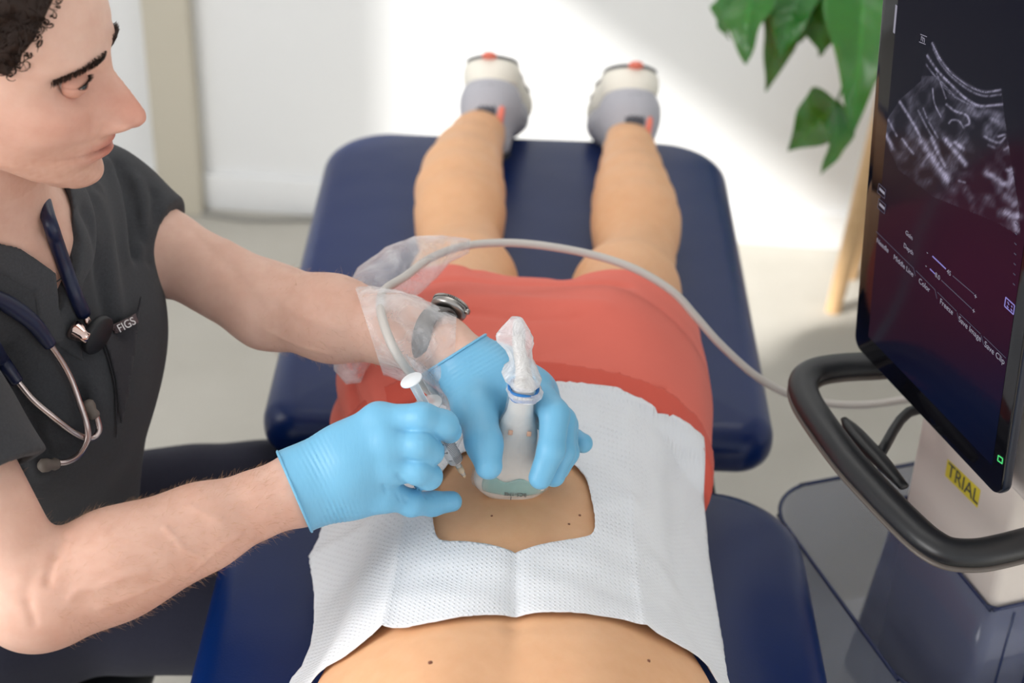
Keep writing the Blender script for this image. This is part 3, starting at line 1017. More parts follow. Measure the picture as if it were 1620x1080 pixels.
def head_f(p):
    q = ((p - np.array(HCN, np.float32)) @ HR) / HS
    x, y, z = q[:, 0], q[:, 1], q[:, 2]
    ay = np.abs(y)
    a = np.where(x > 0, np.interp(z, _zs, _xf), np.interp(z, _zs, _xb)); b = np.interp(z, _zs, _w)
    rho = np.sqrt(x * x + y * y) + 1e-6
    c = np.abs(x) / rho; s = ay / rho
    n = 2.25
    R = 1.0 / ((c / np.maximum(a, 1e-3)) ** n + (s / np.maximum(b, 1e-3)) ** n) ** (1 / n)
    fr = sm(0.015, 0.055, x)
    N = np.interp(z, [-.062, -.057, -.053, -.048, -.042, -.035, -.024, -.011, .002, .012, .022], [0, .004, .016, .0285, .0345, .0355, .0300, .0215, .0125, .0065, 0])
    sg = np.interp(z, [-.055, -.042, -.030, -.015, .005, .02], [.0125, .0145, .0115, .0090, .0085, .012])
    D = N * gg(y, sg)
    D += -.004 * gg(ay - .0245, .0035) * gg(z + .043, .009)
    D += .013 * gg(ay - .0155, .0062) * gg(z + .0440, .0080)
    D += -.006 * gg(ay - .0065, .004) * gg(z + .0525, .003)
    D += -.0125 * gg(ay - .031, .0155) * gg(z - .000, .0120)
    D += -.006 * gg(ay - .016, .008) * gg(z + .002, .012)
    D += .0048 * gg(ay - .027, .020) * gg(z - .0215, .0085)
    D += .005 * gg(ay - .046, .018) * gg(z + .030, .018)
    D += -.004 * gg(ay - .040, .014) * gg(z + .066, .018)
    D += .0065 * gg(y, .021) * gg(z + .0640, .0050)
    D += .0070 * gg(y, .019) * gg(z + .0755, .0058)
    D += -.0045 * gg(y, .027) * gg(z + .0697, .0020)
    D += .0015 * gg(y, .03) * gg(z + .070, .018)
    D += -.0045 * gg(y, .022) * gg(z + .0870, .0065)
    D += .0075 * gg(y, .020) * gg(z + .1030, .0120)
    D += -.0015 * gg(y, .004) * gg(z + .058, .005)
    f = (rho - R) - D * fr
    zb = -.1205 + .53 * (.083 - x)
    zb = np.where(x < -.01, -.0712 + (-.01 - x) * .2, zb)
    g = (zb - z) * .87
    f = -smin(-f, -g, .016)
    f = np.maximum(f, z - .1305)
    f = np.maximum(f, np.sqrt((q * q).sum(1)) - .175)
    return f * HS
HEAD = Fn(head_f)

def arm_ops(F, side, ex=0.0):
    if side == 'r':
        F.add(Cone(SR, ER, .056 + ex, .044 + ex), .03)
        d = WR - ER
        F.add(Cone(ER, ER + d * .30, .044 + ex, .0465 + ex), .018)
        F.add(Cone(ER + d * .30, ER + d * .62, .0455 + ex, .0380 + ex), .02)
        F.add(Cone(ER + d * .62, WR, .0385 + ex, .0290 + ex, (0.2, -.3, 1), 1.12), .02)
        F.add(Cone(ER + d * .10 + Vector((0, -.012, -.004)), ER + d * .45 + Vector((0, -.008, .002)), .034 + ex, .034 + ex), .03)
    else:
        F.add(Cone(SL, P(254, 393, 1.855), .056 + ex, .041 + ex), .03)
        F.add(Cone(P(254, 393, 1.855), EL, .041 + ex, .0435 + ex), .02)
        d = WL - EL
        F.add(Cone(EL, EL + d * .38, .0435 + ex, .0425 + ex), .018)
        F.add(Cone(EL + d * .38, EL + d * .75, .0425 + ex, .034 + ex), .02)
        F.add(Cone(EL + d * .75, WL, .034 + ex, .0275 + ex, (0.2, -.3, 1), 1.12), .02)
def torso_ops(F, ex=0.0):
    hw = [(PEL, .165, .115), (PEL + UPV * .18 + FWD * -.005, .150, .110), (PEL + UPV * .33, .158, .118), (NB - UPV * .12 - FWD * .012, .150, .105), (NB - UPV * .055 - FWD * .02, .105, .085)]
    for (a, wa, da), (b, wb, db) in zip(hw[:-1], hw[1:]):
        # wide ellipse: core cone flattened along FWD
        F.add(Cone(a, b, wa + ex, wb + ex, FWD, .5 * (wa / da + wb / db)), .04)
    F.add(Cone(NB - UPV * .045, SL, .058 + ex, .056 + ex), .05)
    F.add(Cone(NB - UPV * .045, SR, .058 + ex, .056 + ex), .05)
    for s, S_ in ((1, SL), (-1, SR)):
        F.add(Ell(NB - UPV * .17 + LAT * s * .07 + FWD * .055, (.08 + ex,) * 3), .06)
KR = Vector((-.17, 1.53, .53)); KL = Vector((-.20, 1.80, .515))
HPR = PEL + Vector((.02, -.03, -.02)); HPL = PEL + Vector((.02, .09, -.02))
def leg_ops(F, ex=0.0, foot=True):
    for H_, K_, dy in ((HPR, KR, .0), (HPL, KL, .02)):
        A = Vector((K_.x - .02, K_.y + dy, .10))
        F.add(Cone(H_, K_, .076 + ex, .054 + ex), .04)
        F.add(Cone(K_, A, .056 + ex, .038 + ex), .02)
        if foot: F.add(Cone(A + Vector((-.02, 0, -.055)), A + Vector((.15, 0, -.065)), .034, .03, (0, 0, 1), 1.1), .02)

# ---------------- hands (joint positions of the pose) ----------------
RH = dict(
    wrist=P(478, 770, 1.598),
    palm=[(P(600, 667, 1.588), .0150), (P(612, 700, 1.578), .0140), (P(612, 738, 1.582), .0135), (P(606, 782, 1.600), .0145)],
    fingers=[
        [P(600, 664, 1.588), P(668, 662, 1.577), P(702, 672, 1.584), P(711, 682, 1.602)],
        [P(612, 702, 1.578), P(664, 704, 1.572), P(680, 715, 1.582), P(672, 720, 1.604)],
        [P(612, 740, 1.582), P(662, 744, 1.579), P(678, 753, 1.590), P(670, 757, 1.612)],
        [P(606, 779, 1.600), P(650, 796, 1.612), P(684, 797, 1.632), P(715, 793, 1.641)]],
    frad=[(.0135, .0130, .0118, .0100), (.0122, .0122, .0112, .0096), (.0118, .0118, .0108, .0092), (.0125, .0110, .0098, .0086)],
    thumb=[P(530, 730, 1.635), P(590, 700, 1.650), P(650, 690, 1.648), P(690, 700, 1.632)], trad=(.020, .016, .0125, .0105))
LH = dict(
    wrist=P(712, 560, 1.722),
    palm=[(P(845, 612, 1.668), .0130), (P(852, 622, 1.688), .0135), (P(856, 632, 1.706), .0130), (P(852, 650, 1.722), .0125)],
    fingers=[
        [P(845, 612, 1.668), P(878, 655, 1.632), P(872, 712, 1.618), P(855, 755, 1.622)],
        [P(852, 622, 1.688), P(889, 665, 1.662), P(889, 715, 1.645), P(876, 752, 1.640)],
        [P(856, 632, 1.706), P(893, 672, 1.690), P(896, 715, 1.668), P(884, 742, 1.662)],
        [P(852, 650, 1.722), P(882, 682, 1.716), P(904, 694, 1.712), P(922, 701, 1.706)]],
    frad=[(.0135, .0125, .0115, .0100), (.0130, .0120, .0110, .0098), (.0125, .0115, .0105, .0092), (.0120, .0105, .0095, .0086)],
    thumb=[P(738, 590, 1.705), P(752, 645, 1.662), P(766, 700, 1.626), P(773, 737, 1.614)], trad=(.0230, .0195, .0150, .0118),
    web=[(P(740, 600, 1.70), P(835, 615, 1.685), .020), (P(750, 630, 1.68), P(830, 640, 1.69), .017), (P(728, 575, 1.715), P(800, 590, 1.70), .021), (P(760, 660, 1.675), P(800, 650, 1.690), .012)])
def lerp(a, b, t): return a + (b - a) * t
def hand_field(Hd, wr_from, ex=0.0, seed=0, detail=True):
    G = Field()
    w = Hd['wrist']
    G.add(Cone(wr_from, w, .031 + ex, .0275 + ex), .01)
    nrm = None
    a = Hd['palm'][0][0]; b = Hd['palm'][3][0]
    nrm = (b - w).cross(a - w).normalized()
    wo = [(a - b).normalized() * k for k in (.015, .006, -.006, -.015)]
    for (m, r), o in zip(Hd['palm'], wo):
        G.add(Cone(w + o, m, .0215 + ex, r + ex + .001), .02)
    # palm thickness between metacarpals
    ms = [m for m, r in Hd['palm']]
    for i in range(3):
        G.add(Cone(lerp(w, ms[i], .55), lerp(w, ms[i + 1], .6), .0175 + ex, .0175 + ex), .02)
    for m, r in Hd['palm']: G.add(Cone(m, m, r + ex, r + ex), .008)
    G.chain(Hd['thumb'], [q + ex for q in Hd['trad']], .018)
    for a_, b_, r_ in Hd.get('web', []): G.add(Cone(a_, b_, r_ + ex, r_ + ex), .015)
    Fi = Field()
    for f, rr in zip(Hd['fingers'], Hd['frad']):
        S_ = Field()
        S_.add(Cone(f[0], f[1], rr[0] + ex, rr[1] + ex), .001)
        S_.add(Cone(f[1], f[2], rr[1] + ex, rr[2] + ex), .005)
        S_.add(Cone(f[2], f[3], rr[2] + ex, rr[3] + ex), .005)
        Fi.add(S_, .0012)
    G.add(Fi, .0065)
    return G, nrm

B = Field()
torso_ops(B)
B.add(Cone(NB - UPV * .02, hl2w(-.022, 0, -.07), .060, .056), .03)
B.add(HEAD, .016)
for s in (-1, 1):
    e = Field()
    er = np.array(Matrix(((hf * .94 - hu * .2 - hl * s * .25).normalized(), hl, hu)).transposed(), np.float32)
    e.add(Ell(hl2w(-.012, s * .0745, -.006), (.017, .007, .031), HR), .002)
    e.add(Ell(hl2w(-.010, s * .0740, -.033), (.010, .006, .012), HR), .006)
    e.sub(Ell(hl2w(-.008, s * .083, -.004), (.009, .008, .018), HR), .003)
    B.add(e, .006)
    B.add(Cone(hl2w(-.045, s * .045, -.04), NB - UPV * .01 + LAT * s * .02 + FWD * .045, .016, .014), .03)   # neck muscle
    B.sub(Ell(hl2w(.0830, s * .031, .0005), (.0115, .0122, .0100), HR), .003)
arm_ops(B, 'r'); arm_ops(B, 'l')
# veins and tendons on the forearms
for pts in ([(250, 905, 1.515), (330, 860, 1.53), (395, 820, 1.55)], [(280, 850, 1.51), (325, 885, 1.515), (350, 880, 1.52)], [(180, 880, 1.50), (260, 855, 1.508), (300, 812, 1.525)]):
    q = [P(a, b, c) for a, b, c in pts]
leg_ops(B)
gr, nr_r = hand_field(RH, lerp(ER, WR, .85), -.0020)
gl, nr_l = hand_field(LH, lerp(EL, WL, .85), -.0020)
B.add(gr, .01); B.add(gl, .01)
cb = sdf_obj('body', B, (-.86, 1.0, .0), (.12, 2.0, 1.48), .0027, M_skin_c, clin, smooth=1)

def press(o, lines):
    """raise or sink fine lines (veins, creases) in a skin surface where the camera sees them"""
    me = o.data; n = len(me.vertices)
    co = np.empty(n * 3, np.float32); me.vertices.foreach_get('co', co); co = co.reshape(-1, 3)
    no = np.empty(n * 3, np.float32); me.vertices.foreach_get('normal', no); no = no.reshape(-1, 3)
    b = BVHTree.FromPolygons([tuple(v) for v in co], [tuple(p.vertices) for p in me.polygons])
    d = np.zeros(n, np.float32)
    for pts, amp, w in lines:
        hits = []
        for px, py in catmull(pts, 5):
            h = b.ray_cast(CAM_M.translation, ray(px, py).normalized(), 4)[0]
            if h is not None: hits.append(tuple(h))
        for i, (p0, p1) in enumerate(zip(hits[:-1], hits[1:])):
            pass
        if len(hits) < 2: continue
        dd = np.full(n, 9.0, np.float32)
        for p0, p1 in zip(hits[:-1], hits[1:]): dd = np.minimum(dd, Cone(p0, p1, 0, 0).ev(co))
        d += amp * np.exp(-(dd / w) ** 2)
    co = co + no * d[:, None]
    me.vertices.foreach_set('co', co.ravel()); me.update()
press(cb, [([(262, 836), (276, 850), (289, 865), (304, 876), (322, 887)], .0014, .0030), ([(380, 845), (362, 856), (347, 868), (322, 888), (306, 902)], .0013, .0032),
    ([(112, 945), (128, 930), (154, 928), (176, 920), (199, 910), (230, 905)], .0014, .0042), ([(300, 800), (330, 815), (350, 822)], .0010, .0035), ([(160, 960), (200, 945), (240, 930), (270, 912)], .0012, .0040),
    ([(105, 850), (95, 862), (88, 878), (80, 900), (76, 920)], -.0022, .0045), ([(46, 955), (51, 972), (54, 985)], -.0018, .004), ([(60, 900), (44, 930), (40, 950)], -.0012, .006),
    ([(300, 360), (340, 400), (380, 440), (410, 490)], -.0014, .009), ([(440, 470), (480, 500), (540, 520)], .0010, .006), ([(420, 520), (470, 545), (520, 560)], .0011, .004), ([(360, 380), (420, 420), (470, 440)], .0010, .007),
    ([(163, 198), (156, 212), (149, 228), (146, 240)], -.0012, .0028), ([(112, 150), (124, 160), (138, 164), (150, 158)], -.0008, .0030), ([(104, 172), (120, 190), (132, 205)], -.0008, .006), ([(60, 290), (100, 297), (125, 303)], -.001, .004)])
def ccol(c):
    q = ((c - np.array(HCN, np.float32)) @ HR) / HS
    x, y, z = q[:, 0], q[:, 1], q[:, 2]; ay = np.abs(y)
    out = np.ones((len(c), 3), np.float32)
    fr = (x > .02) & (z > -.13) & (z < .13) & (ay < .09)
    def tint(w, col):
        nonlocal out
        w = (w * fr)[:, None]
        out = out * (1 - w) + out * np.array(col, np.float32) * w
    tint(np.clip(gg(y, .0235) * (gg(z + .0645, .0048) + gg(z + .0750, .0058)) * 1.25, 0, 1) * (x > .06), (.86, .60, .60))
    tint(np.clip(gg(y, .028) * gg(z + .0697, .0016), 0, 1) * (x > .06), (.42, .28, .28))  # shade of the mouth crease, painted as a dark line
    tint(.95 * gg(y, .019) * gg(z + .034, .024) * (x > .085), (.92, .70, .66))
    tint(.8 * gg(ay - .045, .024) * gg(z + .03, .026), (.95, .78, .75))
    jaw = np.clip(sm(-.045, -.075, z) + 0, 0, 1) * sm(.0, .04, x)
    must = gg(y, .028) * gg(z + .057, .006)
    tint(.75 * np.clip(jaw + must, 0, 1) * (0.7 + 0.3 * noise3(c, 900, 8)), (.86, .76, .70))
    tint(.35 * gg(ay - .031, .014) * gg(z + .012, .006), (.85, .74, .76))
    return out
set_col(cb, ccol)

# ---- eyes with lids, brows, lashes
M_eye = NT('eyeball')
co = M_eye.coord('Generated')
M_eye.b.inputs['Base Color'].default_value = srgb(225, 218, 212); M_eye.b.inputs['Roughness'].default_value = .12
M_eye = M_eye.m
M_iris = plain('iris', srgb(70, 82, 84), .2)
M_hair = plain('dark_brown_hair', srgb(46, 27, 17), .55, spec=.3, var=.5)
M_brow = plain('brow_hair', srgb(58, 38, 28), .6, var=.3)
M_lid = skin_mat('lid_skin', srgb(205, 150, 130), srgb(214, 160, 140), srgb(190, 132, 115))
for s in (-1, 1):
    c = hl2w(.0755, s * .031, .0005)
    bm = bmesh.new(); bmesh.ops.create_uvsphere(bm, u_segments=24, v_segments=16, radius=.0113 * HS)
    for v in bm.verts: v.co += c
    ey = bm_obj('eye', bm, M_eye, clin)
    g = (hf * .97 + hl * s * .02 + hu * -.10).normalized()
    lathe('iris', [(.0001, .0006), (.002, .0005), (.0056, -.0001), (.0058, -.0012)], c + g * .0111 * HS, g, M_iris, ey, 20)
    lathe('pupil', [(.0001, .0010), (.0022, .0009), (.0024, -.0001)], c + g * .0111 * HS, g, M_black, ey, 14)
    # lids: spherical shell bands
    for nm, e0, e1 in (('upper_lid', 15, 82), ('lower_lid', -16, -80)):
        V = []; Fc = []
        nu, nv = 40, 8
        for r_ in (.0133, .0119):
            for j in range(nv + 1):
                for i in range(nu + 1):
                    az = math.radians(-116 + 232 * i / nu); t = j / nv
                    edge = max(0.0, 1 - (abs(az) / math.radians(56)) ** 2) - (.12 if abs(az) > math.radians(56) else 0) * (1 if e0 > 0 else 1)
                    el = math.radians(e0 * edge + (e1 - e0 * edge) * t)
                    d = hf * (math.cos(el) * math.cos(az)) + hl * (math.cos(el) * math.sin(az)) + hu * math.sin(el)
                    V.append(c + d * r_ * HS)
        W_ = nu + 1; L_ = W_ * (nv + 1)
        for j in range(nv):
            for i in range(nu):
                a = j * W_ + i; Fc.append((a, a + 1, a + W_ + 1, a + W_)); Fc.append((L_ + a, L_ + a + W_, L_ + a + W_ + 1, L_ + a + 1))
        for i in range(nu): Fc.append((i, L_ + i, L_ + i + 1, i + 1))
        mesh_obj(nm, V, Fc, M_lid, ey)
    # lashes
    rl = random.Random(5 + s); V = []; Fc = []
    for k in range(46):
        az = math.radians(-54 + 108 * k / 45); edge = 1 - (abs(az) / math.radians(56)) ** 2
        el = math.radians(15 * edge)
        d = hf * (math.cos(el) * math.cos(az)) + hl * (math.cos(el) * math.sin(az)) + hu * math.sin(el)
        b0 = c + d * .0131 * HS; sd = hl * .0004
        tip = b0 + (d * .0055 + hu * .0018 + hl * rl.uniform(-.001, .001))
        i0 = len(V); V += [b0 - sd, b0 + sd, tip, b0 + hu * .0006]; Fc += [(i0, i0 + 1, i0 + 2), (i0, i0 + 2, i0 + 3), (i0 + 1, i0 + 3, i0 + 2)]
    lo_ = mesh_obj('lashes', V, Fc, M_brow, ey)

dg.update(); dg = bpy.context.evaluated_depsgraph_get()
BVC = BVHTree.FromObject(cb, dg)
def strands(name, roots, mat, parent, r=.0002, kind=None):
    """roots: list of point lists; each hair a thin three sided tapered tube, all in one mesh"""
    V = []; Fc = []
    for pts in roots:
        n = len(pts); i0 = len(V)
        for i, p in enumerate(pts):
            t = (pts[min(i + 1, n - 1)] - pts[max(i - 1, 0)]).normalized()
            a = t.orthogonal().normalized(); b = t.cross(a); rr = r * (1 - .75 * i / (n - 1))
            for k in range(3):
                an = 2.094 * k; V.append(p + a * math.cos(an) * rr + b * math.sin(an) * rr)
        for i in range(n - 1):
            for k in range(3):
                Fc.append((i0 + i * 3 + k, i0 + i * 3 + (k + 1) % 3, i0 + (i + 1) * 3 + (k + 1) % 3, i0 + (i + 1) * 3 + k))
    o = mesh_obj(name, np.array([tuple(v) for v in V]), np.array(Fc), mat, parent)
    if kind: o['kind'] = kind
    return o
rb = random.Random(11)
for s in (-1, 1):
    R_ = []
    for k in range(680):
        t = rb.random(); yy = .010 + .044 * t
        zz = .0175 + .0050 * math.sin(min(t * 1.4, 1) * math.pi * .5) - .012 * max(0, t - .45) * 1.8 + rb.gauss(0, .0023 * (1.15 - .75 * t))
        o = hl2w(.16, s * yy, zz); h = BVC.ray_cast(o, -hf, .2)
        if h[0] is None: continue
        n = h[1]; d = (hl * s * .8 + hu * (.45 - .75 * t) + n * .30 + hl * rb.gauss(0, .1)).normalized()
        L = rb.uniform(.0045, .008)
        R_.append([h[0] - n * .0003, h[0] + d * L * .5 + n * .0008, h[0] + d * L])
    strands('eyebrow', R_, M_brow, clin, .00034)
# ---- curly brown hair: locks rooted on the scalp
R_ = []
def scalp(x, z, ay):
    # hairline: further back at the temples
    line = .060 - .25 * max(0, .085 - z)          # front limit in x for a height z
    return x < (.080 if z > .105 else (.080 - (.105 - z) * .35 if z > .05 else .030 + (z - .0) * .60)) and z > -.045 - (x > -.02) * .0 and not (x > .0 and z < .02)
for k in range(5200):
    th = rb.uniform(0, 2 * math.pi); ph = math.asin(rb.uniform(-.45, 1))
    d = hf * math.cos(ph) * math.cos(th) + hl * math.cos(ph) * math.sin(th) + hu * math.sin(ph)
    h = BVC.ray_cast(HCN + d * .22, -d, .22)
    if h[0] is None: continue
    q = HR.T @ np.array(h[0] - HCN) / HS
    if not scalp(q[0], q[2], abs(q[1])): continue
    n = h[1]; t1 = n.orthogonal().normalized(); t2 = n.cross(t1)
    a0 = rb.uniform(0, 6.28); L = rb.uniform(.018, .034) if q[2] > .03 else rb.uniform(.006, .014)
    tw = rb.choice((-1, 1)) * rb.uniform(2.5, 5.5); cr = rb.uniform(.003, .006)
    flow = (t1 * math.cos(a0) + t2 * math.sin(a0)) * .5 - hf * .25 + n * .55
    pts = []
    for i in range(9):
        u = i / 8
        pts.append(h[0] + flow * L * u + t1 * cr * (math.cos(a0 + tw * u) - math.cos(a0)) + t2 * cr * (math.sin(a0 + tw * u) - math.sin(a0)) - n * .001)
    R_.append(pts)
ho = strands('hair', R_, M_hair, clin, .0010)
# dark scalp shell under the curls so that the skin does not show through
hs = Field(); 
def shell_f(p):
    q = ((p - np.array(HCN, np.float32)) @ HR) / HS
    f = head_f(p) - .004 - .0025 * noise3(p, 260, 9)
    x, z = q[:, 0], q[:, 2]
    lim = np.where(z > .105, .074, np.where(z > .05, .074 - (.105 - z) * .35, .024 + z * .60))
    f = np.maximum(f, x - lim); f = np.maximum(f, -.04 - z); f = np.maximum(f, np.minimum(x - .0, .02 - z))
    return np.maximum(f, -head_f(p) - .004)
hs.add(Fn(shell_f), .001)
c_ = HCN
sdf_obj('hair_base', hs, c_ - Vector((.14, .14, .14)), c_ + Vector((.14, .14, .16)), .003, M_hair, ho, 0)

# ---- fine light hair on the forearms and stubble
M_fuzz = plain('fine_arm_hair', srgb(205, 162, 125), .6)
R_ = []
for (A_, B_, n_) in ((ER, WR, 2300), (EL, WL, 900)):
    d = (B_ - A_).normalized(); o1 = d.orthogonal().normalized(); o2 = d.cross(o1)
    for k in range(n_):
        t = rb.uniform(.05, .93); an = rb.uniform(0, 6.28)
        rad = (o1 * math.cos(an) + o2 * math.sin(an))
        h = BVC.ray_cast(A_ + (B_ - A_) * t + rad * .12, -rad, .12)
        if h[0] is None: continue
        n = h[1]; L = rb.uniform(.004, .010); dd = (d * rb.uniform(.3, .9) + n * .32 + Vector((rb.gauss(0, .3), rb.gauss(0, .3), rb.gauss(0, .3) - .15))).normalized()
        R_.append([h[0] - n * .0003, h[0] + dd * L * .5 + n * .0006, h[0] + dd * L])
strands('arm_hair', R_, M_fuzz, clin, .00010, 'stuff')
# ================================================================ CLOTHES
M_scrub = fabric_mat('charcoal_scrub_cloth', srgb(46, 47, 50), 1500, rough=.9, var=.16, mottle=1.1, bstr=.3)
M_trouser = fabric_mat('dark_trouser_cloth', srgb(29, 30, 46), 1100, rough=.85, var=.12, mottle=.3)
VP = BVC.ray_cast(CAM_M.translation, ray(74, 489).normalized(), 4)[0]
print('VP', VP)
q = VP - NB; U0, V0 = q.dot(LAT), q.dot(UPV)
npNB = np.array(NB, np.float32); npL = np.array(LAT, np.float32); npU = np.array(UPV, np.float32); npF = np.array(FWD, np.float32)
def wedge(p):
    q = p - npNB
    u = q @ npL; v = q @ npU; w = q @ npF
    c = U0 * np.clip(v / V0, 0, 1)
    h = (v - V0)
    d = (np.abs(u - c) - h * .60) * .86
    d = np.maximum(d, -w)
    return d
def neck(p):
    return Cone(NB - UPV * .02 - FWD * .004, NB + UPV * .2, .074, .080).ev(p)
def opening(p): return np.minimum(wedge(p), neck(p))
def scrub_field(ex):
    G = Field()
    torso_ops(G, ex)
    G.add(Cone(PEL + UPV * .1 + FWD * .05, PEL + UPV * .34 + FWD * .035, .10 + ex, .11 + ex, FWD, 1.0), .08)
    for A_, B_, r0, r1, e in ((SL, P(252, 396, 1.855), .060, .052, 1.0), (SR, lerp(SR, ER, .60), .070, .068, 1.0)):
        Sv = Field(); dv = (B_ - A_).normalized()
        Sv.add(Cone(A_, B_ + dv * .03, r0 + ex * .5, r1 + ex * .5))
        n_ = dv.copy()
        if A_ == SL: n_ = (dv + Vector((0, .1, .1))).normalized()
        Sv.cut(Plane(B_, n_), .003)
        Sv.sub(Cone(B_ - dv * .03, B_ + dv * .06, r1 + ex * .5 - .012, r1 + ex * .5 - .011), .002)
        G.add(Sv, .03)
    return G
ARMPIT = P(212, 400, 1.84)
def CS(px, py, d):
    r = ray(px, py).normalized(); h = BVC.ray_cast(CAM_M.translation, r, 4)
    return h[0] - r * .016 if h[0] is not None and h[3] < 2.05 else P(px, py, d)
sf = [([CS(185, 265, 1.80), CS(200, 330, 1.80), CS(205, 400, 1.82)], .006, .010), ([CS(170, 262, 1.79), CS(184, 330, 1.79), CS(196, 405, 1.80)], -.005, .009),
      ([CS(215, 290, 1.80), CS(225, 340, 1.80), CS(216, 400, 1.82)], -.004, .008), ([CS(150, 320, 1.75), CS(168, 400, 1.75), CS(178, 500, 1.76)], -.006, .010),
      ([CS(130, 340, 1.73), CS(150, 420, 1.73), CS(166, 500, 1.74)], .004, .010), ([CS(30, 500, 1.60), CS(80, 590, 1.64), CS(110, 700, 1.68)], -.004, .014),
      ([CS(100, 560, 1.68), CS(130, 650, 1.70), CS(140, 760, 1.74)], .006, .014), ([CS(0, 610, 1.5), CS(30, 680, 1.52), CS(60, 740, 1.55)], -.006, .010),
      ([CS(0, 560, 1.5), CS(40, 650, 1.55), CS(80, 760, 1.6)], .006, .012), ([CS(175, 520, 1.78), CS(180, 620, 1.80), CS(160, 740, 1.82)], .005, .012)]
sf += [([CS(150, 300, 1.7), CS(165, 360, 1.7), CS(172, 430, 1.72), CS(180, 486, 1.75)], -.005, .007), ([CS(240, 310, 1.8), CS(246, 360, 1.8), CS(236, 410, 1.8)], .004, .007), ([CS(198, 280, 1.8), CS(214, 320, 1.8), CS(222, 380, 1.8)], .005, .006), ([CS(120, 620, 1.7), CS(150, 700, 1.72), CS(150, 780, 1.75)], .005, .009), ([CS(30, 640, 1.6), CS(70, 720, 1.62), CS(110, 790, 1.65)], .005, .010), ([CS(0, 700, 1.5), CS(40, 740, 1.5), CS(70, 770, 1.5)], .004, .007)]
SG = scrub_field(.012)
def sdp(c):
    d = noise3(c, 24, 13) * .0036 + noise3(c, 60, 17) * .0012
    for pts, a, w in sf: d = d + fold(c, pts, a * 1.5, w)
    return d
SG.disp(sdp)
SG.sub(Fn(opening), .003)
SG.cut(Plane(PEL - UPV * .10, -UPV), .004)
st = sdf_obj('scrub_top', SG, (-.86, 1.0, .38), (-.20, 1.9, 1.25), .0034, M_scrub, clin, smooth=1)
st['label'] = 'short-sleeved charcoal grey V-neck scrub top'
CB = scrub_field(.0145); CB.disp(sdp)
CB.sub(Fn(opening), .002); CB.cut(Fn(lambda p: opening(p) - .026), .002)
M_scrub2 = fabric_mat('charcoal_collar_cloth', srgb(52, 53, 56), 1500, rough=.9, var=.1, mottle=.9)
sdf_obj('collar', CB, (-.80, 1.2, .80), (-.25, 1.75, 1.25), .0030, M_scrub2, st, smooth=1)

TR = Field()
leg_ops(TR, .016, foot=False)
TR.add(Cone(PEL + Vector((0, -.05, -.01)), PEL + Vector((0, .05, -.01)), .135, .135), .05)
TR.cut(Plane((0, 0, .105), (0, 0, -1)), .003); TR.cut(Plane((0, 0, .68), (0, 0, 1)), .004)
TR.disp(lambda c: noise3(c, 26, 23) * .004 + noise3(c, 65, 29) * .0016)
tr_ = sdf_obj('trousers', TR, (-.82, 1.2, .06), (-.02, 2.02, .74), .0055, M_trouser, clin, smooth=1)
for K_, dy in ((KR, 0), (KL, .02)):
    A = Vector((K_.x - .02, K_.y + dy, .10)); sf_ = Field()
    sf_.add(Cone(A + Vector((-.02, 0, -.055)), A + Vector((.16, 0, -.06)), .042, .038, (0, 0, 1), 1.05)); sf_.add(Cone(A + Vector((-.02, 0, -.05)), A + Vector((-.01, 0, .02)), .042, .045), .02)
    sf_.cut(Plane((0, 0, .002), (0, 0, -1)), .001)
    sdf_obj('shoe', sf_, A + Vector((-.1, -.08, -.11)), A + Vector((.24, .08, .1)), .005, M_black, clin)

# ---- gloves
def glove_mat():
    M = NT('blue_nitrile'); co = M.coord()
    M.l(M.mix(M.noise(co, 12, 3), srgb(122, 188, 222), srgb(112, 178, 214)), M.b.inputs['Base Color'])
    M.b.inputs['Roughness'].default_value = .42; M.b.inputs['Specular IOR Level'].default_value = .4
    M.b.inputs['Subsurface Weight'].default_value = .08; M.b.inputs['Subsurface Radius'].default_value = (.3, .5, .7); M.b.inputs['Subsurface Scale'].default_value = .006
    w = M.n('ShaderNodeTexNoise'); w.inputs['Scale'].default_value = 1.0; w.inputs['Detail'].default_value = 4
    mp = M.n('ShaderNodeMapping'); mp.inputs['Scale'].default_value = (330, 60, 90); mp.inputs['Rotation'].default_value = (0, .3, .25)
    M.l(co, mp.inputs[0]); M.l(mp.outputs[0], w.inputs['Vector'])
    b1 = M.bump(w.outputs['Fac'], .22, .0012)
    M.bump(M.noise(co, 900, 3), .06, .0003, b1)
    return M.m
M_glove = glove_mat()
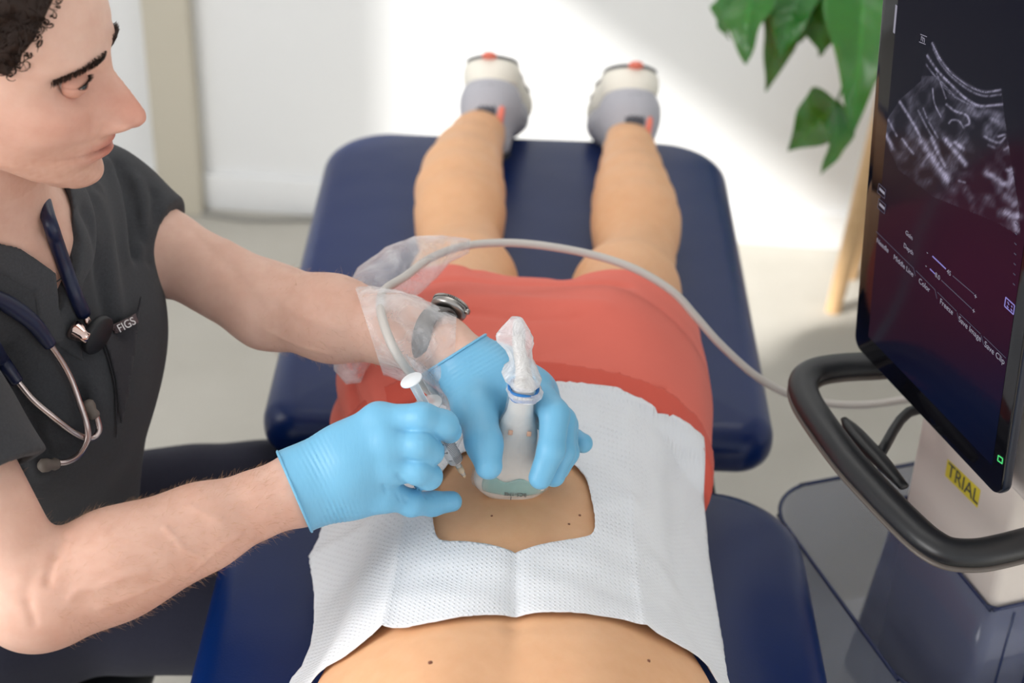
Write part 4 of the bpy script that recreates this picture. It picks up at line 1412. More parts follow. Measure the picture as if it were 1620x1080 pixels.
def make_glove(Hd, E_, W_, c0, c1, dep, inner, lab, folds, seed):
    G, nrm = hand_field(Hd, lerp(E_, W_, .72), .0014)
    a = P(*c0, dep); b = P(*c1, dep)
    view = ((a + b) / 2 - CAM_M.translation).normalized()
    n = (b - a).cross(view).normalized()
    if n.dot(E_ - W_) < 0: n = -n
    o = (a + b) / 2
    ctr = o + n * 0
    ax = np.array((Hd['wrist'] - o).normalized(), np.float32)
    npo = np.array(o, np.float32)
    def dp(c):
        s_ = (c - npo) @ np.array(-n, np.float32)
        m = np.exp(-((s_ - inner) / .016) ** 2)
        d = .0007 * m * np.sin(s_ * 1500 + 4.5 * noise3(c, 45, seed)) * (.6 + .5 * noise3(c, 80, seed + 3)) + .00035 * noise3(c, 160, seed + 1)
        d = d - .0022 * np.exp(-np.maximum(s_, 0) / .006)
        for pts, am, w in folds: d = d + fold(c, pts, am, w)
        return d
    G.disp(dp)
    G.cut(Plane(o, n), .0015)
    pts = [f for q in Hd['fingers'] for f in q] + Hd['thumb'] + [a, b, Hd['wrist']]
    lo = Vector([min(p[i] for p in pts) - .05 for i in range(3)]); hi = Vector([max(p[i] for p in pts) + .05 for i in range(3)])
    g = sdf_obj('glove', G, lo, hi, .0014, M_glove, clin, smooth=1)
    g['label'] = lab
    R2, _ = hand_field(Hd, lerp(E_, W_, .72), .0014 + .0030)
    R2.cut(Plane(o, n), .001); R2.cut(Plane(o - n * .0028, -n), .001)
    sdf_obj('cuff_rim', R2, o - Vector((.06, .06, .06)), o + Vector((.06, .06, .06)), .0014, M_glove, g, smooth=1)
    return g
gR = make_glove(RH, ER, WR, (443, 731), (486, 830), 1.60, .030, 'blue nitrile glove gripping the syringe',
    [(v, .0013, .0016) for v in (
        [P(512, 712, 1.578), P(530, 745, 1.57), P(548, 800, 1.59)], [P(524, 700, 1.578), P(540, 735, 1.568), P(556, 790, 1.585)], [P(548, 775, 1.578), P(556, 806, 1.60)],
        [P(566, 768, 1.575), P(576, 806, 1.60)], [P(588, 772, 1.575), P(596, 806, 1.60)], [P(606, 765, 1.572), P(618, 804, 1.60)], [P(624, 768, 1.575), P(636, 806, 1.605)],
        [P(636, 778, 1.585), P(648, 808, 1.61)], [P(680, 806, 1.632), P(684, 786, 1.622)], [P(668, 808, 1.625), P(672, 786, 1.612)])] +
    [(v, .0022, .0024) for v in ([P(632, 681, 1.562), P(650, 685, 1.556), P(676, 690, 1.560)], [P(634, 720, 1.560), P(650, 724, 1.556), P(674, 729, 1.562)], [P(630, 752, 1.568), P(640, 764, 1.575), P(655, 772, 1.585)])], 31)
gL = make_glove(LH, EL, WL, (690, 576), (764, 529), 1.715, .020, 'blue nitrile glove holding the ultrasound probe',
    [(v, .0013, .0016) for v in ([P(800, 600, 1.66), P(785, 650, 1.65)], [P(760, 600, 1.67), P(775, 640, 1.65)], [P(745, 690, 1.63), P(760, 660, 1.64)], [P(742, 672, 1.64), P(762, 644, 1.65)], [P(752, 706, 1.62), P(772, 690, 1.62)], [P(740, 545, 1.70), P(790, 565, 1.68)], [P(730, 560, 1.70), P(780, 590, 1.67)], [P(868, 706, 1.61), P(882, 700, 1.62)])], 41)

dg.update(); dg = bpy.context.evaluated_depsgraph_get()
BVS = [BVHTree.FromObject(o, dg) for o in (st, cb)]
def on_scrub(px, py, off=0.0, only=None, dflt=1.66):
    r = ray(px, py).normalized(); o = CAM_M.translation; best = None
    for b in (BVS if only is None else [BVS[only]]):
        h = b.ray_cast(o, r, 5)
        if h[0] is not None and (best is None or h[3] < best[1]): best = (h[0], h[3], h[1])
    if best is None or best[1] > dflt * 1.35: return P(px, py, dflt)
    return best[0] + (best[2] - r).normalized() * off

def patch(name, poly_px, surf, off, thick, mat, parent, step=6.0, th_dir=None):
    """thin piece of cloth or film lying on a surface, its outline given by points seen in the photo"""
    ring = [tuple(map(float, q)) for q in poly_px]
    rs_ = resample(ring, step)
    pv = [Vector(p) for p in rs_]; eds = [(i, (i + 1) % len(rs_)) for i in range(len(rs_))]
    x0 = min(p[0] for p in ring); x1 = max(p[0] for p in ring); y0 = min(p[1] for p in ring); y1 = max(p[1] for p in ring)
    y = y0 + step / 2
    while y < y1:
        x = x0 + step / 2
        while x < x1:
            if inside(x, y, ring): pv.append(Vector((x, y)))
            x += step
        y += step
    v_, e_, f_, *_ = delaunay_2d_cdt(pv, eds, [], 0, 1e-6)
    f_ = [tuple(f) for f in f_ if inside(sum(v_[i].x for i in f) / 3, sum(v_[i].y for i in f) / 3, ring)]
    o = mesh_obj(name, [surf(v.x, v.y, off) for v in v_], f_, mat, parent)
    bm = bmesh.new(); bm.from_mesh(o.data)
    bmesh.ops.recalc_face_normals(bm, faces=bm.faces)
    s_ = sum((f.normal.dot(CAM_M.translation - f.calc_center_median()) for f in bm.faces))
    if s_ < 0: bmesh.ops.reverse_faces(bm, faces=bm.faces)
    bm.to_mesh(o.data); bm.free()
    md = o.modifiers.new('thickness', 'SOLIDIFY'); md.thickness = thick; md.offset = -1
    return o
def text_obj(name, body, org, xdir, nrm, size, mat, parent, ext=.0002, align='LEFT', xs=1.0):
    cu = bpy.data.curves.new(name, 'FONT'); cu.body = body; cu.size = size; cu.extrude = ext; cu.align_x = align; cu.align_y = 'CENTER'
    o = bpy.data.objects.new(name, cu); COL.objects.link(o)
    x = Vector(xdir).normalized(); n = Vector(nrm); n = (n - x * n.dot(x)).normalized(); y = n.cross(x)
    M4 = Matrix((x * xs, y, n)).transposed().to_4x4(); M4.translation = Vector(org)
    d_ = bpy.context.evaluated_depsgraph_get()
    me = bpy.data.meshes.new_from_object(o.evaluated_get(d_)); me.name = name
    bpy.data.objects.remove(o); bpy.data.curves.remove(cu)
    me.transform(M4); me.materials.clear(); me.materials.append(mat)
    t = bpy.data.objects.new(name, me); COL.objects.link(t)
    if parent: attach(t, parent)
    return t

M_scrub3 = fabric_mat('charcoal_pocket_cloth', srgb(40, 39, 43), 1500, rough=.9, var=.14, mottle=.7)
pk = patch('pocket', [(150, 512), (176, 513), (214, 494), (219, 470), (214, 520), (207, 570), (199, 620), (188, 668), (184, 640), (180, 600), (170, 560), (158, 532)], lambda x, y, o: on_scrub(x, y, o, 0, 1.8), .0070, .0020, M_scrub3, st, 5)
M_tag = plain('brown_label', srgb(92, 76, 78), .8, bump=(700, .4))
tg = patch('brand_tag', [(170, 513), (208, 497), (213, 511), (176, 528)], lambda x, y, o: on_scrub(x, y, o, 0, 1.8), .0098, .0010, M_tag, st, 4)
a = on_scrub(176, 520, .0165, 0, 1.8); b = on_scrub(209, 505, .0165, 0, 1.8)
M_wt = plain('white_thread', srgb(225, 220, 220), .7)
text_obj('brand_lettering', 'FIGS', a + (b - a) * .1, b - a, CAM_M.translation - a, (b - a).length * .38, M_wt, st, .0002)
# pocket seam and stitched lines
def seam(pts, r=.0009, mat=None, off=.0012, nm='seam'):
    tube(nm, [on_scrub(x, y, off, 0, 1.8) for x, y in pts], r, mat or M_scrub3, st, sides=6, n=5)
seam([(150, 512), (162, 545), (172, 575), (180, 610), (182, 650), (182, 690)], off=.003)
seam([(0, 470), (30, 486), (60, 500), (74, 492), (78, 470), (78, 452)], .0006)
seam([(80, 310), (98, 360), (114, 402), (108, 430), (80, 452)], .0006)

# ================================================================ STETHOSCOPE
M_navy = plain('navy_rubber_tubing', srgb(16, 26, 58), .4, spec=.5)
M_alu = plain('satin_metal_tube', srgb(205, 190, 186), .28, metal=1.0)
M_chrome = plain('chrome', srgb(228, 200, 190), .1, metal=1.0)
M_tip = plain('grey_soft_eartip', srgb(112, 102, 94), .6)
ste = tag(empty('stethoscope', tuple(on_scrub(74, 545, .01))), 'navy stethoscope with bare metal ear tubes slung around the clinician\'s neck', 'stethoscope')
def sp(pts, off): return [on_scrub(x, y, off if o is None else o) for x, y, *r in pts for o in ([r[0]] if r else [None])]
tube('tubing', [NB - LAT * .076 + UPV * .035 - FWD * .02, NB - LAT * .05 - FWD * .062 + UPV * .05, NB - FWD * .080 + UPV * .055, NB + LAT * .05 - FWD * .062 + UPV * .05] + [NB + LAT * .066 + UPV * .035 - FWD * .01] + sp([(70, 345), (82, 380), (98, 425), (112, 462), (127, 497)], .008), .0072, M_navy, ste, 14, 6)
SNK = [NB - LAT * .076 + UPV * .036 - FWD * .02, NB - LAT * .082 + FWD * .035 + UPV * .004]
tube('tubing', SNK + sp([(-60, 460), (-25, 468), (10, 482), (42, 505), (60, 528), (73, 546)], .009), [.0065, .0065, .0065, .0068, .0085, .0080, .0072, .0062], M_navy, ste, 14, 6)
tube('tubing', SNK + sp([(-66, 478), (-35, 520), (-10, 558), (10, 582), (27, 601)], .009), [.0065, .0065, .0065, .0068, .0078, .0072, .0062], M_navy, ste, 14, 6)
tube('ear_tube', sp([(70, 541), (88, 570), (104, 600), (118, 636), (127, 668, .014), (129, 690, .016), (119, 712, .014), (103, 724, .011), (88, 727, .010)], .009), .0031, M_alu, ste, 12, 6)
tube('ear_tube', sp([(24, 597), (52, 628), (80, 655), (105, 676), (125, 688, .009), (140, 690, .010), (148, 679, .012), (147, 664, .012), (143, 655, .012)], .009), .0031, M_alu, ste, 12, 6)
for c0, c1 in (((92, 727), (58, 730)), ((144, 662), (139, 634))):
    a = on_scrub(*c0, .011); b = on_scrub(*c1, .013); L = (b - a).length
    lathe('ear_tip', [(.0035, 0), (.0052, L * .05), (.0062, L * .2), (.0052, L * .38), (.0068, L * .6), (.0068, L * .82), (.0045, L * .96), (.0015, L)], a, b - a, M_tip, ste, 20)
cc = on_scrub(143, 530, .016); ax_ = (P(150, 534, 1.7) - P(136, 526, 1.7)).normalized() * .95 + (CAM_M.translation - cc).normalized() * .25
lathe('chest_piece', [(.004, -.010), (.012, -.009), (.0195, -.004), (.0205, -.001), (.0205, .003), (.0195, .0042), (.001, .0042)], cc, ax_, M_black, ste, 36)
c2 = on_scrub(117, 525, .012)
lathe('chest_piece_bell', [(.0055, -.012), (.0065, -.006), (.0095, .002), (.0100, .006), (.0080, .006), (.0070, .001), (.001, 0)], c2, -ax_, M_chrome, ste, 28)
tube('stem', [on_scrub(127, 495, .008), on_scrub(131, 510, .012), cc - ax_.normalized() * .006], .0034, M_chrome, ste, 12, 5)

# ================================================================ WRISTWATCH
M_steel = plain('brushed_watch_steel', srgb(176, 172, 168), .3, metal=1.0)
M_strap = plain('grey_watch_strap', srgb(108, 104, 102), .55)
wa = lerp(EL, WL, .985); wd = (WL - EL).normalized()
wc = P(690, 534, 1.727)
wt = tag(empty('wristwatch', tuple(wc)), 'steel wristwatch on a grey strap above the glove that holds the probe', 'wristwatch')
e1 = (Vector((0, .55, .85)) - wd * wd.dot(Vector((0, .55, .85)))).normalized(); e2 = wd.cross(e1)
V = []; Fc = []; nS = 64
RA = .0315
for k in range(nS):
    a = 2 * math.pi * k / nS
    for dr_, dz in ((0, -.010), (.0016, -.0098), (.0028, -.008), (.0028, .008), (.0016, .0098), (0, .010)):
        V.append(wc + (e1 * math.cos(a) * (RA * .93 + dr_) + e2 * math.sin(a) * (RA * 1.02 + dr_)) + wd * dz)
for k in range(nS):
    for j in range(6):
        a = k * 6 + j; b = k * 6 + (j + 1) % 6; Fc.append((a, b, ((k + 1) % nS) * 6 + (j + 1) % 6, ((k + 1) % nS) * 6 + j))
mesh_obj('strap', V, Fc, M_strap, wt)
wn = (Vector((.45, .75, .5)) - wd * wd.dot(Vector((.45, .75, .5)))).normalized()
wp = wc + wn * (RA * .98)
lathe('watch_case', [(.014, 0), (.0185, .001), (.0195, .004), (.0190, .0085), (.0175, .0098)], wp, wn, M_steel, wt, 40)
V = []; Fc = []
for k in range(120):
    a = 2 * math.pi * k / 120; rr = .0198 if k % 2 else .0190
    tt = wn.orthogonal().normalized(); bb = wn.cross(tt)
    for r_, h_ in ((rr, .0085), (rr - .0003, .0110), (.0165, .0118), (.0155, .0112)): V.append(wp + (tt * math.cos(a) + bb * math.sin(a)) * r_ + wn * h_)
for k in range(120):
    for j in range(3): Fc.append((k * 4 + j, k * 4 + j + 1, ((k + 1) % 120) * 4 + j + 1, ((k + 1) % 120) * 4 + j))
mesh_obj('bezel', V, Fc, M_steel, wt, smooth=False)
lathe('dial', [(.0001, .0112), (.0156, .0112), (.0156, .0095)], wp, wn, M_black, wt, 32)
cr = (wd - wn * wd.dot(wn)).normalized()
lathe('crown', [(.0026, .0185), (.0030, .019), (.0030, .0225), (.0022, .0232)], wp + wn * .005, cr, M_steel, wt, 16)
# ================================================================ ULTRASOUND PROBE
M_pwhite = plain('probe_white_plastic', srgb(232, 228, 222), .3, spec=.5)
M_plens = plain('probe_lens_grey', srgb(205, 205, 200), .35)
M_ptext = plain('probe_print', srgb(80, 84, 90), .5)
M_band = plain('blue_rubber_band', srgb(36, 118, 190), .4)
M_gel = NT('aqua_film'); M_gel.b.inputs['Base Color'].default_value = srgb(170, 225, 222); M_gel.b.inputs['Roughness'].default_value = .18; M_gel.b.inputs['Alpha'].default_value = .45
M_gel = M_gel.m
pb0 = on_top(806, 784, 0)                      # foot of the probe on the skin
zb0 = pb0.z + .004
PBs = Vector((pb0.x, pb0.y + .004, zb0))
# axis: base -> neck
PT = P(829, 606, (P(829, 606, 1.0) - CAM_M.translation).length and 1.618)
pax = (PT - PBs); PL = pax.length; pax = pax.normalized()
pw = Vector((1, 0.03, 0)); pw = (pw - pax * pw.dot(pax)).normalized(); pd = pax.cross(pw).normalized()
if pd.y > 0: pd = -pd
def pp(u, v, t): return PBs + pw * u + pd * v + pax * t
probe = tag(empty('ultrasound_probe', tuple(PBs)), 'white curved ultrasound probe pressed upright on the bare lower back', 'ultrasound probe')
# (t, half width, half depth, shift)
sec = [(-.002, .024, .008), (.001, .031, .0105), (.006, .0355, .0125), (.014, .0375, .0138), (.024, .0368, .0145), (.033, .0320, .0150), (.042, .0250, .0152), (.050, .0205, .0152), (.064, .0205, .0150), (.078, .0195, .0145), (.090, .0165, .0132), (.100, .0130, .0118), (PL, .0100, .0098), (PL + .004, .0085, .0085)]
V = []; Fc = []; nS = 40
ts = np.array([q[0] for q in sec]); tt_ = list(np.linspace(-.002, PL + .004, 44))
def interp_c(t, k): return float(np.interp(t, ts, [q[k] for q in sec]))
for t in tt_:
    a_ = (interp_c(t - .0015, 1) + interp_c(t, 1) + interp_c(t + .0015, 1)) / 3; b_ = (interp_c(t - .0015, 2) + interp_c(t, 2) + interp_c(t + .0015, 2)) / 3
    for k in range(nS):
        an = 2 * math.pi * k / nS; c = math.cos(an); s = math.sin(an); e = 2 / 2.4
        x = a_ * math.copysign(abs(c) ** e, c); y = b_ * math.copysign(abs(s) ** e, s)
        curve = .006 * (1 - (x / .037) ** 2) if t < .008 else 0
        V.append(pp(x, y, t - curve * max(0, (.008 - t) / .010)))
n_ = len(tt_)
for i in range(n_ - 1):
    for k in range(nS): Fc.append((i * nS + k, i * nS + (k + 1) % nS, (i + 1) * nS + (k + 1) % nS, (i + 1) * nS + k))
Fc.append(tuple(range(nS))[::-1]); Fc.append(tuple(range((n_ - 1) * nS, n_ * nS)))
hb = mesh_obj('probe_body', V, Fc, M_pwhite, probe)
# printed model text, upside down for the camera as in the photo
text_obj('printed_code', 'BC5-1ME', pp(.016, .0150, .0085), -pw, pd * 1.0 + pax * .1, .0058, M_ptext, hb, .0002)
bm = bmesh.new(); box_bm(bm, (-.0003, -.0002, 0), (.0003, .0006, .006)); Mx = Matrix((pw, pd, pax)).transposed().to_4x4(); Mx.translation = pp(.001, .0128, -.001)
for v in bm.verts: v.co = Mx @ v.co
bm_obj('centre_mark', bm, M_ptext, hb)
for u, c in ((-.008, 1), (.010, 1)):
    bm = bmesh.new(); box_bm(bm, (-.0022, -.0002, -.003), (.0022, .0008, .003), None, .0006, 2); Mx.translation = pp(u, .0138, .087)
    for v in bm.verts: v.co = Mx @ v.co
    bm_obj('orange_mark', bm, plain('pale_orange_mark', srgb(240, 190, 160), .5), hb)

def crumple(name, rings, mat, parent, seed, amp, sides=48, closed_top=True, thick=0):
    """film lofted through rings (centre, axisU, axisV) with creased facets"""
    r_ = random.Random(seed)
    n = len(rings); V = []; Fc = []
    ks = [r_.uniform(0, 6.28) for _ in range(8)]
    for i, (c, U_, W_) in enumerate(rings):
        for k in range(sides):
            a = 2 * math.pi * k / sides
            f = 1.0
            for m_, ph in zip((3, 5, 7, 11), ks):
                z_ = math.sin(m_ * a + ph + i * (.35 + .11 * m_)); f += amp * (abs(z_) - .5) * (2.2 / m_)
            f += r_.uniform(-1, 1) * amp * .07
            V.append(c + U_ * math.cos(a) * f + W_ * math.sin(a) * f)
    for i in range(n - 1):
        for k in range(sides):
            a, b, c, d = i * sides + k, i * sides + (k + 1) % sides, (i + 1) * sides + (k + 1) % sides, (i + 1) * sides + k
            if (i + k) % 2: Fc += [(a, b, c), (a, c, d)]
            else: Fc += [(a, b, d), (b, c, d)]
    if closed_top: Fc.append(tuple(range((n - 1) * sides, n * sides)))
    o = mesh_obj(name, V, Fc, mat, parent, smooth=True)
    return o
def film_mat(name, a0, a1, col=(245, 245, 248), rough=.12, scale=60, fk=.45):
    M = NT(name); co = M.coord()
    b = M.b
    b.inputs['Base Color'].default_value = srgb(*col); b.inputs['Roughness'].default_value = rough; b.inputs['Specular IOR Level'].default_value = .7
    b.inputs['Coat Weight'].default_value = .5; b.inputs['Coat Roughness'].default_value = .06
    nz = M.n('ShaderNodeTexNoise'); nz.inputs['Scale'].default_value = scale; nz.inputs['Detail'].default_value = 5; nz.inputs['Distortion'].default_value = 1.5
    M.l(co, nz.inputs['Vector'])
    fr = M.n('ShaderNodeLayerWeight'); fr.inputs['Blend'].default_value = .35
    mr = M.n('ShaderNodeMapRange'); mr.inputs['From Min'].default_value = .35; mr.inputs['From Max'].default_value = .75; mr.inputs['To Min'].default_value = a0; mr.inputs['To Max'].default_value = a1
    M.l(nz.outputs['Fac'], mr.inputs['Value'])
    ad = M.n('ShaderNodeMath', _operation='MULTIPLY_ADD'); ad.use_clamp = True; M.l(fr.outputs['Facing'], ad.inputs[0]); ad.inputs[1].default_value = fk; M.l(mr.outputs[0], ad.inputs[2])
    M.l(ad.outputs[0], b.inputs['Alpha'])
    vo_ = M.n('ShaderNodeTexVoronoi'); vo_.feature = 'DISTANCE_TO_EDGE'; vo_.inputs['Scale'].default_value = scale * 1.3
    mx = M.n('ShaderNodeMix'); mx.data_type = 'VECTOR'; mx.inputs[0].default_value = .12; M.l(co, mx.inputs[4]); M.l(nz.outputs['Color'], mx.inputs[5]); M.l(mx.outputs[1], vo_.inputs['Vector'])
    b1 = M.bump(vo_.outputs['Distance'], .35, .006)
    M.bump(nz.outputs['Fac'], .5, .012, b1)
    return M.m
M_film = film_mat('clear_plastic_film', .10, .42, rough=.08, scale=24)
M_film2 = film_mat('clear_plastic_film_tight', .0, .10, rough=.10, scale=45, fk=.30)
M_tipf = film_mat('bunched_plastic_film', .28, .62, rough=.2, scale=50)
cov = tag(empty('probe_cover', tuple(pp(0, 0, PL))), 'clear plastic probe cover bunched up and banded at the top of the probe', 'probe cover')
rings = []
for t in np.linspace(.000, PL + .002, 22):
    a_ = interp_c(t, 1) + .0022; b_ = interp_c(t, 2) + .0022
    rings.append((pp(0, 0, t), pw * a_, pd * b_))
cv = crumple('film_sleeve', rings, M_film2, cov, 3, .035, 44, False)
# bunched top
tips = [(829, 606, .0145, .014), (827, 598, .0175, .016), (823, 589, .0175, .016), (827, 577, .0125, .012), (824, 566, .0110, .010), (820, 552, .0125, .009), (815, 541, .0170, .007), (814, 532, .0175, .006), (816, 520, .0130, .005), (817, 508, .0075, .004), (817, 503, .0055, .003)]
rings = []
for i, (px, py, a_, b_) in enumerate(tips):
    c = P(px, py, 1.618 - .0004 * i)
    rings.append((c, pw * a_, pd * b_))
crumple('bunched_tail', rings, M_tipf, cov, 8, .11, 40, True)
# inner strain relief seen through the film
tube('strain_relief', [P(829, 600, 1.622), P(826, 575, 1.622), P(821, 550, 1.622), P(818, 528, 1.622)], [.0085, .0070, .0060, .0050], M_pwhite, probe, 14, 5)
for px, py, r, tl in ((828, 614, .0138, .10), (830, 624, .0132, -.06)):
    c = P(px, py, 1.619); n_ = (pax + pw * tl).normalized(); u = pw; u = (u - n_ * u.dot(n_)).normalized(); v_ = n_.cross(u)
    ring_ = [c + u * math.cos(a) * r + v_ * math.sin(a) * r * .95 + n_ * .0012 * math.sin(3 * a) for a in np.linspace(0, 2 * math.pi, 40, endpoint=False)]
    tube('rubber_band', ring_, .0016, M_band, cov, 8, 2, closed=True)
crumple('gathered_collar', [(P(829, 612, 1.619), pw * .0150, pd * .0145), (P(830, 618, 1.619), pw * .0175, pd * .016), (P(831, 624, 1.619), pw * .0155, pd * .015)], M_tipf, cov, 12, .10, 40, False)
# aqua gel smeared under the film near the foot
V = []; Fc = []
for i in range(9):
    t = .005 + .022 * i / 8
    for k in range(19):
        an = math.radians(20 + 120 * k / 18); a_ = interp_c(t, 1) + .0012; b_ = interp_c(t, 2) + .0012
        V.append(pp(a_ * math.cos(an) ** 1 * (.98), b_ * math.sin(an), t + .003 * math.sin(k * .9) * (i / 8)))
for i in range(8):
    for k in range(18): a = i * 19 + k; Fc.append((a, a + 1, a + 20, a + 19))
g_ = mesh_obj('gel_layer', V, Fc, M_gel, cov)
md = g_.modifiers.new('thickness', 'SOLIDIFY'); md.thickness = .0004

# ---- cable
M_cable = plain('grey_white_cable', srgb(206, 200, 194), .45)
cpts = [P(818, 530, 1.625), P(819, 512, 1.64), P(822, 515, 1.68), P(824, 545, 1.74), P(812, 590, 1.765), P(775, 628, 1.765), P(722, 640, 1.745), P(672, 612, 1.70), P(628, 560, 1.668), P(604, 500, 1.69), P(606, 462, 1.75), P(640, 438, 1.83), P(682, 408, 1.89), P(735, 389, 1.93), P(800, 384, 1.95), P(870, 390, 1.96),
        P(945, 405, 1.97), P(1010, 428, 1.97), P(1065, 462, 1.97), P(1100, 500, 1.975), P(1140, 545, 1.985), P(1195, 594, 2.01), P(1250, 624, 2.04), P(1310, 638, 2.07), P(1370, 640, 2.09), P(1432, 632, 2.10), P(1500, 622, 2.08)]
tube('cable', cpts, .0047, M_cable, probe, 14, 8)

# ---- long clear sleeve drawn over the forearm and the cable
slv = tag(empty('cable_sleeve', tuple(P(640, 520, 1.70))), 'crumpled clear plastic sleeve wrapped round the forearm above the watch', 'plastic sleeve')
def ringpx(c, top, bot, dep, dd):
    """ring whose upper and lower silhouette fall at the given points"""
    a = P(*top, dep); b = P(*bot, dep); ctr = (a + b) / 2; U_ = (a - b) / 2
    view = (ctr - CAM_M.translation).normalized(); W_ = view * dd
    return (ctr, U_, W_)
rr2 = [((562, 455), (606, 592), 1.752, .058), ((585, 452), (622, 598), 1.748, .057), ((612, 456), (645, 606), 1.744, .055), ((640, 462), (668, 612), 1.738, .053), ((668, 472), (688, 622), 1.732, .050),
       ((696, 486), (704, 640), 1.728, .047), ((722, 500), (716, 662), 1.724, .044)]
rings = [ringpx(None, a, b, d, w_) for a, b, d, w_ in rr2]
def dense(rings, n):
    out = []
    for i in range(len(rings) - 1):
        for k in range(n):
            t = k / n; out.append(tuple(lerp(rings[i][j], rings[i + 1][j], t) for j in range(3)))
    out.append(rings[-1]); return out
crumple('sleeve_film', dense(rings, 4), M_film, slv, 21, .030, 64, False)
# narrow tail of the sleeve hanging down beside the hand
rr3 = [((640, 560), (668, 600), 1.690, .012), ((668, 575), (690, 640), 1.700, .014), ((700, 600), (704, 690), 1.708, .014), ((722, 640), (705, 722), 1.712, .012), ((738, 680), (716, 728), 1.710, .008)]
crumple('sleeve_tail', dense([ringpx(None, a, b, d, w_) for a, b, d, w_ in rr3], 4), M_film, slv, 25, .10, 40, True)
# upstream part behind the forearm, lying towards the knee
rr4 = [((744, 378), (742, 400), 1.935, .010), ((700, 372), (712, 415), 1.925, .022), ((655, 374), (690, 440), 1.91, .034), ((610, 392), (660, 466), 1.895, .040), ((566, 424), (628, 500), 1.88, .042), ((540, 470), (596, 556), 1.87, .040), ((524, 530), (570, 604), 1.865, .030), ((528, 585), (548, 608), 1.865, .010)]
crumple('sleeve_film_upper', dense([ringpx(None, a, b, d, w_) for a, b, d, w_ in rr4], 4), M_film, slv, 33, .05, 56, True)

# ================================================================ SYRINGE
M_pp = NT('clear_syringe_plastic'); M_pp.b.inputs['Base Color'].default_value = srgb(235, 238, 240); M_pp.b.inputs['Roughness'].default_value = .15; M_pp.b.inputs['Alpha'].default_value = .38; M_pp.b.inputs['Specular IOR Level'].default_value = .7
M_pp = M_pp.m
M_pw = plain('translucent_white_plastic', srgb(226, 230, 234), .3)
S0 = P(650, 600, 1.590); S1 = P(733, 750, 1.652)
sx_ = (S1 - S0); SLn = sx_.length; sx_ = sx_.normalized()
def sq_(t): return S0 + sx_ * (SLn * t)
syr = tag(empty('syringe', tuple(S1)), 'small clear syringe with printed scale held in the gloved right hand', 'syringe')
br = .0078
lathe('barrel', [(.0165, 0), (.0165, .0018), (br, .0020), (br, SLn * .56), (br * .92, SLn * .585), (.0040, SLn * .61), (.0032, SLn * .62), (.0026, SLn * .70), (.0020, SLn * .74)], sq_(.27), sx_, M_pp, syr, 32)
lathe('plunger_flange', [(.0105, 0), (.0110, .0005), (.0110, .0016), (.0100, .0020)], S0, sx_, M_pw, syr, 32)
e_ = pw - sx_ * pw.dot(sx_); e_.normalize(); f_ = sx_.cross(e_)
bm = bmesh.new()
for u in (e_, f_):
    Mx = Matrix((u, sx_, u.cross(sx_))).transposed().to_4x4(); Mx.translation = S0
    box_bm(bm, (-.0046, .001, -.0007), (.0046, SLn * .58, .0007), Mx, .0003, 1)
bm_obj('plunger_rod', bm, M_pw, syr, smooth=False)
lathe('rubber_stopper', [(.0070, 0), (.0072, .001), (.0066, .0025), (.0072, .004), (.0072, .006), (.0030, .0085)], sq_(.585), sx_, M_black, syr, 28)
lathe('needle_hub', [(.0034, 0), (.0030, .006), (.0016, .010), (.0016, .013), (.0005, .0145)], sq_(.915), sx_, plain('amber_hub', srgb(214, 190, 160), .35), syr, 20)
# scale
vw = (CAM_M.translation - sq_(.75)).normalized(); fr_ = (vw - sx_ * vw.dot(sx_)).normalized(); sd_ = sx_.cross(fr_)
if sd_.x < 0: sd_ = -sd_
bm = bmesh.new()
for k in range(19):
    t = .60 + .24 * k / 18; L_ = 5 if k % 5 == 3 else 4
    for j in range(L_ + 4):
        an = math.radians(-6 + j * 10)
        n1 = fr_ * math.cos(an) + sd_ * math.sin(an); n2 = n1.cross(sx_)
        Mx = Matrix((n2, sx_, n1)).transposed().to_4x4(); Mx.translation = sq_(t) + n1 * (br + .0001)
        box_bm(bm, (-.0008, -.00022, -.0001), (.0008, .00022, .00015), Mx)
bm_obj('scale_marks', bm, M_ptext, syr, smooth=False)
for s_, t in (('3', .625), ('2', .71), ('1', .795)):
    an = math.radians(-38); n1 = fr_ * math.cos(an) + sd_ * math.sin(an)
    text_obj('scale_number', s_, sq_(t) + n1 * (br + .0002), -sx_ * 0.2 - n1.cross(sx_) * (1 if (n1.cross(sx_)).x < 0 else -1) * 1.0 if False else sx_, n1, .0062, M_ptext, syr, .0001, 'CENTER')
# ================================================================ ULTRASOUND MACHINE
C1 = onZ(1262, 590, .85); C2 = onZ(1508, 885, .85)
mw = (C2 - C1).normalized(); mn = Vector((mw.y, -mw.x, 0))
if mn.x > 0: mn = -mn
mbk = -mn; MC = (C1 + C2) / 2
MM = Matrix((mw, mbk, Vector((0, 0, 1)))).transposed().to_4x4(); MM.translation = Vector((MC.x, MC.y, 0))
MMi = MM.inverted()
def onB(px, py, b):
    o = MMi @ CAM_M.translation; d = MMi.to_3x3() @ ray(px, py)
    return o + d * ((b - o.y) / d.y)          # machine coordinates
def mbox(name, lo, hi, mat, parent, bev=.004, seg=3, smooth=True, post=None):
    bm = bmesh.new(); box_bm(bm, lo, hi, None, bev, seg)
    for v in bm.verts:
        if post: v.co = post(v.co)
        v.co = MM @ v.co
    o = bm_obj(name, bm, mat, parent, smooth=smooth); auto_sharp(o, 50); return o
M_mwhite = plain('warm_white_plastic', srgb(226, 216, 208), .42, var=.03)
M_mblack = plain('matt_black_plastic', srgb(30, 31, 34), .38, spec=.5)
M_mgrey = plain('bronze_grey_trim', srgb(104, 96, 90), .45, metal=.2)
mach = tag(empty('ultrasound_machine', (MC.x + .05, MC.y + .02, 0)), 'upright ultrasound machine on a white column with a tall dark touch screen', 'ultrasound machine')
